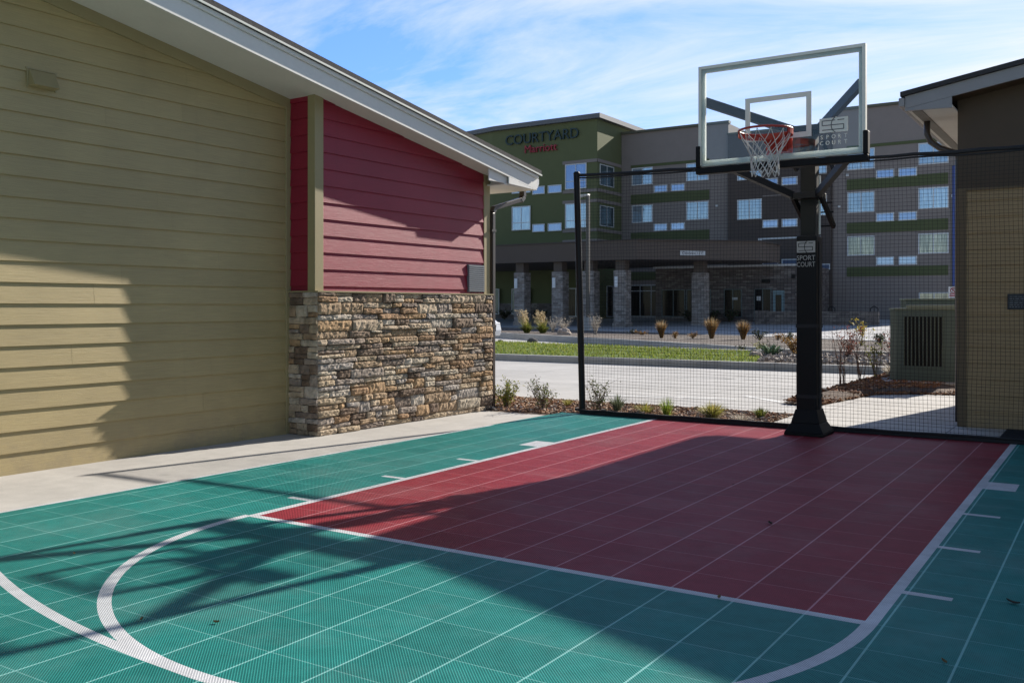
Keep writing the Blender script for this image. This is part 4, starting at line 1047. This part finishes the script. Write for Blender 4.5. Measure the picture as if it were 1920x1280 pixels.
def car(x, y, rz):
    """white saloon; nose at local +x"""
    t = thing('parked_car', 'white car on the road, mostly hidden behind the stone pier', 'car', (x, y, -.07), None, rz)
    prof = [(-2.25, .38), (-2.28, .75), (-2.15, .98), (-1.55, 1.02), (-.95, 1.40), (.25, 1.43), (1.05, .98), (1.85, .86), (2.2, .70), (2.27, .45), (2.2, .25), (-2.15, .25)]
    b = MB(); n = len(prof)
    secs = [(-.86, .90), (-.80, .985), (0, 1.0), (.80, .985), (.86, .90)]
    for s, k in secs: b.v += [(px * k if abs(px) > 1.9 else px, s * (1 - .16 * max(0, (pz - .95)) / .5), pz) for px, pz in prof]
    for i in range(len(secs) - 1):
        for j in range(n): b.f.append([i * n + j, i * n + (j + 1) % n, (i + 1) * n + (j + 1) % n, (i + 1) * n + j]); b.mi.append(0)
    b.f.append(list(reversed(range(n)))); b.mi.append(0); b.f.append([(len(secs) - 1) * n + j for j in range(n)]); b.mi.append(0)
    b.build('body', M['carwhite'], t, bevel=.03, local=True)
    for s in (-1, 1):
        b = MB(); q = [(-1.45, 1.03), (-.92, 1.34), (.2, 1.37), (.92, 1.01)]
        yy = [s * (.868 - .27 * max(0, z - .95)) for _, z in q]
        b.add([(p[0], w, p[1]) for p, w in zip(q, yy)], [(0, 1, 2, 3)]); b.build('side_window', M['pane_dark'], t, local=True)
        b = MB(); b.box(1.95, 2.18, s * .66 - .14, s * .66 + .14, .62, .74); b.build('headlight', M['sconce'], t, bevel=.03, local=True)
        for wx in (-1.35, 1.42):
            b = MB(); b.tube([(wx, s * .70, .32), (wx, s * .885, .32)], .32, 20); w = b.build('wheel', M['tyre'], t, local=True)
            b = MB(); b.tube([(wx, s * .886, .32), (wx, s * .90, .32)], .20, 14); b.build('rim', M['rimalloy'], w, local=True)
    b = MB(); b.add([(1.08, -.70, 1.0), (1.08, .70, 1.0), (.32, .62, 1.40), (.32, -.62, 1.40)], [(0, 1, 2, 3)]); b.build('windscreen', M['pane_dark'], t, local=True)
    b = MB(); b.box(2.24, 2.275, -.45, .45, .42, .58); b.build('grille', M['black'], t, local=True)
car(-21.85, 28.9, R(-8))

def rock(x, y, z, s, label, m, seed):
    r = random.Random(seed); bm = bmesh.new(); bmesh.ops.create_icosphere(bm, subdivisions=3, radius=s)
    from mathutils import noise as mn
    for v in bm.verts:
        d = 1 + .35 * mn.noise(v.co / s * 1.3 + Vector((seed, 0, 0))) + .12 * mn.noise(v.co / s * 4)
        v.co = Vector((v.co.x * d * 1.2, v.co.y * d, v.co.z * d * .7))
    me = bpy.data.meshes.new('rock'); bm.to_mesh(me); bm.free(); me.materials.append(m)
    o = bpy.data.objects.new('rock', me); COL.objects.link(o); o.location = (x, y, z); return tag(o, label, 'rock', 'loose rocks by the lawn')
drock = mat('dark_rock', (.09, .085, .08), .9, .3, 8, bmp=.6, bscale=20, bdist=.03)
prock = mat('pale_rock', (.42, .34, .28), .9, .25, 8, bmp=.6, bscale=20, bdist=.03)
rock(-18.3, 29.6, -.0, .17, 'dark rock lying on the road edge behind the lawn', drock, 2)
rock(-19.6, 29.4, -.03, .08, 'smaller dark stone on the road left of the dark rock', drock, 5)
rock(-18.9, 33.0, .2, .26, 'pale rock at the foot of the dry white twigs', prock, 7)
rock(-6.9, 20.6, .16, .14, 'pale rock at the tip of the lawn', prock, 9)

# ------------------------------------------------------------------ plants
def leafmat(name, stops, trans=.35): return palette(name, stops, .6, 0, var=.15, trans=trans)
G_tan = leafmat('tan_plume', [(0, (.50, .40, .24)), (.5, (.62, .52, .34)), (1, (.40, .29, .16))])
G_green = leafmat('green_blade', [(0, (.09, .13, .02)), (.5, (.15, .19, .03)), (.8, (.2, .2, .05)), (1, (.3, .26, .1))])
G_yel = leafmat('yellow_blade', [(0, (.30, .28, .05)), (.5, (.42, .36, .10)), (.8, (.24, .28, .05)), (1, (.5, .42, .2))])
G_lime = leafmat('lime_blade', [(0, (.19, .30, .03)), (.5, (.30, .40, .05)), (1, (.42, .42, .10))])
G_blue = leafmat('bluegreen_blade', [(0, (.09, .13, .08)), (.5, (.14, .18, .10)), (1, (.2, .21, .12))])
G_rust = leafmat('rust_blade', [(0, (.20, .10, .035)), (.5, (.30, .17, .06)), (.8, (.16, .10, .03)), (1, (.40, .27, .12))])
G_pale = leafmat('dry_pale_blade', [(0, (.48, .44, .37)), (.5, (.58, .53, .45)), (1, (.38, .32, .25))])
G_leaf = leafmat('dark_leaf', [(0, (.05, .08, .025)), (.4, (.09, .12, .04)), (.75, (.15, .16, .05)), (1, (.24, .20, .07))])
G_leafy = leafmat('yellowgreen_leaf', [(0, (.11, .15, .025)), (.5, (.20, .23, .04)), (1, (.34, .30, .06))])
G_gold = leafmat('gold_leaf', [(0, (.45, .34, .05)), (.5, (.55, .45, .08)), (1, (.36, .30, .07))], .45)
G_red = leafmat('red_leaf', [(0, (.26, .07, .05)), (.5, (.18, .06, .04)), (1, (.35, .16, .10))])
G_orange = leafmat('orange_leaf', [(0, (.32, .16, .04)), (.5, (.22, .13, .04)), (1, (.42, .26, .08))])
G_dkev = leafmat('evergreen_leaf', [(0, (.02, .035, .016)), (.6, (.04, .06, .025)), (1, (.07, .09, .04))], .15)
G_agave = leafmat('agave_leaf', [(0, (.10, .17, .10)), (1, (.16, .24, .15))], .15)
G_twig = mat('twig', (.13, .085, .065), .9, .2, 20)
G_palet = mat('pale_twig', (.42, .38, .33), .9, .2, 20)

def blades(b, x, y, z, n, h, spread, w, r, droop=.35, lean=(0, 0), hv=.35):
    for _ in range(n):
        a = r.uniform(0, 6.283); rad = spread * r.random() ** .6; hh = h * (1 - hv * r.random()); q = rad * .25
        x0, y0 = x + q * math.cos(a), y + q * math.sin(a); tx, ty = rad * math.cos(a) + lean[0] * hh, rad * math.sin(a) + lean[1] * hh
        wa = a + 1.57 + r.gauss(0, .6); pts = []
        for s in (0, .4, .75, 1): pts.append((x0 + tx * s ** 1.6, y0 + ty * s ** 1.6, z + hh * (s - droop * s ** 3 * (rad / max(spread, .01)))))
        ww = w * r.uniform(.6, 1.2); k = []
        for p, f in zip(pts, (1, .9, .6, 0.08)): k += [(p[0] - ww * f * math.cos(wa), p[1] - ww * f * math.sin(wa), p[2]), (p[0] + ww * f * math.cos(wa), p[1] + ww * f * math.sin(wa), p[2])]
        b.add(k, [(0, 1, 3, 2), (2, 3, 5, 4), (4, 5, 7, 6)])
def leaf(b, p, l, w, r):
    d = Vector((r.gauss(0, 1), r.gauss(0, 1), r.gauss(0, .7))).normalized(); s = d.cross(Vector((r.gauss(0, 1), r.gauss(0, 1), r.gauss(0, 1)))).normalized()
    p = Vector(p); b.add([p, p + d * l * .5 + s * w / 2, p + d * l, p + d * l * .5 - s * w / 2], [(0, 1, 2, 3)])
def grass(name, x, y, z, label, cat, group, layers, seed):
    r = random.Random(seed); t = thing(name, label, cat, (x, y, z), group)
    for part, m, n, h, spread, w, droop, lean in layers:
        b = MB(); blades(b, x, y, z, n, h, spread, w, r, droop, lean); b.build(part, m, t)
    return t
def shrub(name, x, y, z, label, cat, group, h, spread, stems, nleaf, lsize, mleaf, mstem, seed, r0=.006, up=.75, low=.15):
    r = random.Random(seed); t = thing(name, label, cat, (x, y, z), group); tips = []
    b = MB()
    for i in range(stems):
        a = r.uniform(0, 6.283); rad = spread * r.uniform(.2, 1); hh = h * r.uniform(.55, 1); p0 = Vector((x + r.gauss(0, .02), y + r.gauss(0, .02), z - .01)); p = [p0]
        for s in (.3, .6, .85, 1): p.append(p0 + Vector((math.cos(a) * rad * s ** (1 / up) + r.gauss(0, .015) * h, math.sin(a) * rad * s ** (1 / up) + r.gauss(0, .015) * h, hh * s)))
        b.tube(p, [r0, r0 * .85, r0 * .65, r0 * .45, r0 * .25], 5)
        for s_ in range(3):
            q = p[1 + s_].lerp(p[2 + s_], r.random()); e = q + Vector((r.gauss(0, .16), r.gauss(0, .16), r.uniform(.08, .25))) * h; b.tube([q, e], [r0 * .4, r0 * .2], 4); tips.append((q, e))
        tips += list(zip(p[:-1], p[1:]))
    b.build('stems', mstem, t)
    if nleaf:
        b = MB()
        for _ in range(nleaf):
            q, e = r.choice(tips); pt = q.lerp(e, r.random())
            if pt.z - z < low * h and r.random() < .7: continue
            leaf(b, pt + Vector((r.gauss(0, .02), r.gauss(0, .02), r.gauss(0, .02))), lsize * r.uniform(.6, 1.3), lsize * .5, r)
        b.build('foliage', mleaf, t)
    return t
GB = 'plants in the bed beyond the court'
shrub('leafy_shrub', -6.60, 10.02, -.02, 'bushy yellow green shrub beside the downspout', 'shrub', GB, .34, .16, 16, 700, .036, G_leafy, G_twig, 1)
shrub('sparse_shrub', -6.06, 10.05, -.02, 'tall dark leaved shrub left of the net post', 'shrub', GB, .38, .2, 15, 430, .032, G_leaf, G_twig, 2)
shrub('sparse_shrub', -5.37, 10.22, -.02, 'tall dark leaved shrub behind the net next to the post', 'shrub', GB, .40, .17, 12, 330, .032, G_leaf, G_twig, 3)
grass('grass_tuft', -5.16, 10.3, -.02, 'small blue green tuft just right of the shrub by the post', 'grass clump', GB, [('blades', G_blue, 160, .24, .13, .004, .2, (0, 0))], 4)
grass('grass_tuft', -5.96, 10.5, -.02, 'tiny yellow green tuft between the two tall shrubs', 'grass clump', GB, [('blades', G_yel, 70, .13, .1, .004, .3, (0, 0))], 5)
grass('grass_tuft', -4.80, 10.35, -.02, 'low straggly yellow grass between blue tuft and lime tuft', 'grass clump', GB, [('blades', G_yel, 110, .17, .2, .004, .45, (0, 0))], 6)
grass('grass_tuft', -4.38, 10.0, -.02, 'bright lime green upright tuft at the net', 'grass clump', GB, [('blades', G_lime, 110, .29, .10, .004, .25, (0, 0)), ('dry_blades', G_yel, 50, .16, .16, .004, .4, (0, 0))], 7)
grass('grass_tuft', -3.85, 10.05, -.02, 'wide golden yellow grass clump left of the pole', 'grass clump', GB, [('blades', G_yel, 260, .27, .22, .005, .45, (0, 0)), ('dry_blades', G_pale, 80, .2, .22, .004, .5, (0, 0))], 8)
grass('grass_tuft', -3.5, 9.98, -.02, 'pale dry straw tuft closest to the netting near the pole', 'grass clump', GB, [('blades', G_pale, 110, .15, .17, .004, .5, (0, 0))], 9)
grass('grass_tuft', -3.45, 10.5, -.02, 'small green spiky tuft at the right end of the bed', 'grass clump', GB, [('blades', G_green, 140, .16, .11, .004, .2, (0, 0))], 10)
GM = 'shrubs in the bark mulch corner'
shrub('bare_shrub', -3.66, 15.1, .0, 'bare twiggy shrub nearest the hoop pole in the bark mulch', 'shrub', GM, .92, .27, 9, 60, .03, G_red, G_twig, 11, .007, .6, .5)
shrub('bare_shrub', -3.72, 16.5, .0, 'bare twiggy shrub in the middle of the bark mulch edge', 'shrub', GM, .85, .22, 8, 60, .03, G_red, G_twig, 12, .007, .6, .5)
shrub('bare_shrub', -3.62, 17.3, .0, 'twiggy shrub with olive leaves on top beside the green cabinet', 'shrub', GM, .75, .32, 10, 330, .045, G_leafy, G_twig, 13, .007, .6, .55)
grass('grass_tuft', -3.5, 17.9, .0, 'pale straw tuft at the foot of the green cabinet', 'grass clump', GM, [('blades', G_pale, 130, .3, .2, .007, .4, (0, 0))], 14)
GL = 'plants in the bed at the end of the lawn'
shrub('low_shrub', -8.0, 22.9, .1, 'tiny dark shrub at the back of the lawn tip', 'shrub', GL, .18, .16, 10, 200, .05, G_dkev, G_twig, 15)
shrub('low_shrub', -7.55, 22.9, .1, 'small olive shrub between the dark one and the grey green one', 'shrub', GL, .28, .18, 10, 220, .05, G_leafy, G_twig, 16)
shrub('low_shrub', -7.2, 22.3, .1, 'small dark grey green shrub left of the agave', 'shrub', GL, .28, .2, 12, 300, .05, G_dkev, G_twig, 17)
grass('agave_plant', -6.75, 21.3, .1, 'blue green spiky agave at the tip of the lawn', 'agave', GL, [('leaves', G_agave, 70, .38, .36, .03, .25, (0, 0))], 18)
shrub('low_shrub', -6.35, 21.9, .1, 'rounded orange and yellow shrub left of the hoop pole', 'shrub', GL, .52, .36, 16, 800, .06, G_orange, G_twig, 19)
shrub('low_shrub', -5.2, 22.0, .1, 'loose reddish twiggy shrub right of the hoop pole', 'shrub', GL, .75, .45, 12, 380, .055, G_red, G_twig, 20, .008)
shrub('low_shrub', -4.3, 22.1, .1, 'reddish twiggy shrub with few leaves behind the bark mulch', 'shrub', GL, .7, .4, 12, 260, .055, G_red, G_twig, 21, .008)
shrub('low_shrub', -5.9, 21.0, .1, 'low rust coloured ground shrub behind the pole', 'shrub', GL, .22, .3, 12, 260, .05, G_orange, G_twig, 22)
GP = 'plants in the planter before the hotel drive'
pz = .13
def plume(x, y, label, h, seed, lean):
    t = thing('plume_grass', label, 'grass clump', (x, y, pz), GP); r = random.Random(seed)
    b = MB(); blades(b, x, y, pz, 420, h * .52, .42, .010, r, .55, (0, 0)); b.build('blades', G_green, t)
    b = MB(); blades(b, x, y, pz, 90, h * .85, .35, .006, r, .2, lean); b.build('stalks', G_yel, t)
    b = MB()
    for _ in range(16):
        a = r.uniform(0, 6.28); rad = .3 * r.random(); hh = h * r.uniform(.72, 1.0)
        tip = Vector((x + rad * math.cos(a) + lean[0] * hh, y + rad * math.sin(a) + lean[1] * hh, pz + hh)); base = tip - Vector((lean[0] * .34, 0, .36))
        for _k in range(26): leaf(b, base.lerp(tip, r.random()) + Vector((r.gauss(0, .02), r.gauss(0, .02), 0)), .1, .024, r)
    b.build('plumes', G_tan, t)
plume(-21.55, 34.4, 'tall tan plumed grass nearest the stone pier', 1.02, 31, (-.24, 0))
plume(-20.75, 34.4, 'tall tan plumed grass second from the stone pier', 1.0, 32, (-.2, 0))
shrub('dry_shrub', -19.45, 33.9, pz, 'pale dry twig shrub left of the lamp post', 'shrub', GP, .75, .5, 34, 160, .06, G_pale, G_palet, 33, .008)
shrub('dry_shrub', -18.0, 34.0, pz, 'pale dry twig shrub right of the lamp post', 'shrub', GP, .8, .45, 30, 140, .06, G_pale, G_palet, 34, .008)
shrub('dry_shrub', -20.9, 35.5, pz, 'pale dry twig shrub between the two plumed grasses', 'shrub', GP, .7, .4, 24, 100, .06, G_pale, G_palet, 35, .008)
def reed(x, y, label, h, w, seed):
    grass('reed_grass', x, y, pz, label, 'grass clump', GP, [('blades', G_rust, 420, h, w, .007, .1, (0, 0)), ('seed_heads', G_tan, 120, h * 1.08, w * .9, .005, .05, (0, 0))], seed)
reed(-13.95, 31.4, 'upright rusty reed grass left of the small red mounds', .66, .22, 36)
reed(-12.25, 31.9, 'tallest upright rusty reed grass', .78, .27, 37)
reed(-11.0, 31.6, 'upright rusty reed grass left of the hoop pole', .68, .25, 38)
shrub('low_shrub', -13.35, 31.2, pz, 'small reddish mound right of the first rusty reed', 'shrub', GP, .24, .22, 12, 240, .05, G_orange, G_twig, 39)
shrub('low_shrub', -12.9, 31.7, pz, 'small reddish mound left of the tallest reed', 'shrub', GP, .26, .2, 12, 240, .05, G_orange, G_twig, 40)
shrub('low_shrub', -10.35, 31.4, pz, 'dark spreading shrub next to the last rusty reed', 'shrub', GP, .34, .36, 18, 520, .05, G_dkev, G_twig, 41)
shrub('low_shrub', -9.85, 31.8, pz, 'small brown shrub between two dark ones', 'shrub', GP, .24, .24, 12, 240, .05, G_orange, G_twig, 42)
shrub('low_shrub', -9.25, 31.0, pz, 'small dark evergreen shrub left of the hoop pole', 'shrub', GP, .3, .22, 14, 420, .05, G_dkev, G_twig, 43)
shrub('low_shrub', -6.1, 29.6, pz, 'round dark evergreen shrub seen left of the cabinets', 'shrub', GP, .34, .28, 14, 600, .05, G_dkev, G_twig, 44)
shrub('sapling', -6.3, 28.2, pz, 'young sapling with golden leaves left of the cabinets', 'tree', GP, .92, .2, 5, 260, .075, G_gold, G_twig, 45, .012, .6, .35)
shrub('low_shrub', -17.0, 35.5, pz, 'low dark ground shrub right of the lamp post', 'shrub', GP, .2, .4, 14, 300, .05, G_dkev, G_twig, 46)
shrub('low_shrub', -16.2, 34.6, pz, 'low brown ground shrub far right of the lamp post', 'shrub', GP, .18, .35, 14, 240, .05, G_orange, G_twig, 47)
GH = 'foundation shrubs before the hotel'
for i, (x, y, lab) in enumerate(((-43.9, 66.5, 'dark shrub behind the plumed grasses'), (-40.6, 66.9, 'dark shrub under the tall reddish window'), (-24.9, 64.9, 'dark hedge shrub left under the lobby windows'),
      (-26.6, 64.9, 'dark hedge shrub in the middle under the lobby windows'), (-23.6, 65.0, 'dark hedge shrub right of the slender column'))):
    shrub('hedge_shrub', x, y, .2, lab, 'shrub', GH, .8, .75, 18, 420, .16, G_dkev, G_twig, 50 + i, .02)
# fallen leaves on the court
LM = mat('dry_leaf', (.22, .13, .05), .8, .3, 60); LM2 = mat('dark_leaf_litter', (.05, .035, .025), .8, .3, 60)
for i, (x, y, S_, m, lab) in enumerate(((-4.46, 2.8, .022, LM, 'dry leaf on green tiles inside the left arc'), (-3.3, 2.36, .018, LM, 'tiny dry leaf beside the free throw circle line'), (-3.02, 2.5, .02, LM, 'small dry leaf inside the free throw circle'),
      (-1.46, 3.89, .03, LM, 'tan leaf lying on the white free throw line'), (-1.71, 5.38, .045, LM2, 'dark curled leaf on the shaded red lane'), (-.39, 4.5, .045, LM2, 'dark leaf near the right picture edge'),
      (-.53, 3.62, .025, LM, 'brown leaf on the shaded green tiles beside the lane'), (-2.3, 6.4, .02, LM2, 'tiny dark leaf far up the red lane'))):
    b = MB(); r = random.Random(70 + i); a = r.uniform(0, 6.28); n = 7; ps = []; s = S_ * .62
    for k in range(n):
        f = k / (n - 1); wd = s * .42 * math.sin(math.pi * (f * .9 + .06)); cz = .004 + s * .35 * (f - .45) ** 2 * 3
        c = Vector((math.cos(a), math.sin(a), 0)) * s * (f - .5) * 2; sd = Vector((-math.sin(a), math.cos(a), 0)) * wd
        ps += [(x + c.x - sd.x, y + c.y - sd.y, cz + .006), (x + c.x, y + c.y, cz), (x + c.x + sd.x, y + c.y + sd.y, cz + .007)]
    b.add(ps, [(3 * k + j, 3 * k + 3 + j, 3 * k + 4 + j, 3 * k + 1 + j) for k in range(n - 1) for j in (0, 1)])
    tag(b.build('fallen_leaf', m), lab, 'leaf', 'fallen leaves on the court')

# the hotel group was drawn at 3.26 m a storey; shrunk toward the camera so its shadow covers more of the drive
HS = .85
for o in list(COL.objects):
    if o.parent is None and o.location.y > 50 and o.get('category'):
        o.location = (o.location.x * HS, o.location.y * HS, 1.256 + (o.location.z - 1.256) * HS); o.scale = (HS,) * 3
    elif o.parent is None and o.name == 'patio_wall':
        o.location = (0, 0, 1.256 * (1 - HS)); o.scale = (HS,) * 3
# ------------------------------------------------------------------ sky, sun, camera
SUN_EL, SUN_AZ = R(27.0), R(12.5)        # azimuth from +Y toward +X
w = bpy.data.worlds.new('World'); sc.world = w; w.use_nodes = True
t = NT(w.node_tree); bg = t.n['Background']
sky = t.node('ShaderNodeTexSky', sky_type='NISHITA'); sky.sun_disc = False; sky.sun_elevation = SUN_EL; sky.sun_rotation = SUN_AZ
sky.altitude = 1500; sky.air_density = 1.0; sky.dust_density = .3; sky.ozone_density = 3.0
tc = t.node('ShaderNodeTexCoord'); sp = t.node('ShaderNodeSeparateXYZ'); t.l.new(tc.outputs['Generated'], sp.inputs[0])
zz = t.m('MAXIMUM', t.m('ADD', sp.outputs[2], .12), .05)
cm = t.node('ShaderNodeCombineXYZ'); t.l.new(t.m('DIVIDE', sp.outputs[0], zz), cm.inputs[0]); t.l.new(t.m('DIVIDE', sp.outputs[1], zz), cm.inputs[1])
mp = t.node('ShaderNodeMapping'); t.l.new(cm.outputs[0], mp.inputs[0]); mp.inputs['Rotation'].default_value = (0, 0, R(-62)); mp.inputs['Scale'].default_value = (.75, 1.9, 1); mp.inputs['Location'].default_value = (2.3, .4, 0)
n1 = t.noise(mp.outputs[0], 1.15, 10, .64, .7); n2 = t.noise(cm.outputs[0], .55, 4, .5)
# thicker veil toward the right of the view
side = t.m('ADD', t.m('MULTIPLY', sp.outputs[0], .80), t.m('MULTIPLY', sp.outputs[1], .45))
cov = t.m('ADD', t.m('ADD', n1, t.m('MULTIPLY', n2, .45)), t.m('MULTIPLY', side, .34))
f = t.mapr(cov, .54, .96, 0, .97)
# brighter, paler sky around and below the sun's side, deep blue behind the viewer
dv_ = t.node('ShaderNodeVectorMath', operation='DOT_PRODUCT'); t.l.new(tc.outputs['Generated'], dv_.inputs[0]); dv_.inputs[1].default_value = (-.34, .92, .17)
front = t.mapr(dv_.outputs['Value'], .55, .90, 0, 1)
blue = t.node('ShaderNodeMix', data_type='RGBA', blend_type='ADD'); t.l.new(front, blue.inputs[0]); t.l.new(sky.outputs[0], blue.inputs[6]); blue.inputs[7].default_value = (.5, 1.8, 6.6, 1)
cl = t.mix(t.m('MULTIPLY', f, t.mapr(front, 0, 1, .12, 1)), blue.outputs[2], (8.9, 9.2, 9.7))
t.l.new(cl, bg.inputs[0]); bg.inputs[1].default_value = .064
sl = bpy.data.lights.new('sun', 'SUN'); sl.energy = 5.0; sl.angle = R(.53); sl.color = (1, .93, .83)
so = bpy.data.objects.new('sun', sl); COL.objects.link(so)
d = Vector((math.sin(SUN_AZ) * math.cos(SUN_EL), math.cos(SUN_AZ) * math.cos(SUN_EL), math.sin(SUN_EL)))
so.rotation_euler = d.to_track_quat('Z', 'Y').to_euler(); so.location = d * 50
cam = bpy.data.cameras.new('camera'); co = bpy.data.objects.new('camera', cam); COL.objects.link(co)
cam.sensor_width = 36; cam.lens = 1767 / 1920 * 36; cam.shift_y = -65 / 1920; cam.clip_start = .05; cam.clip_end = 2000
co.location = (0, 0, 1.256); co.rotation_euler = (R(90), 0, .5754)
sc.camera = co
sc.view_settings.view_transform = 'Standard'; sc.view_settings.look = 'None'; sc.view_settings.exposure = .78; sc.view_settings.gamma = 1
sc.render.film_transparent = False
sc.cycles.max_bounces = 8; sc.cycles.transparent_max_bounces = 16
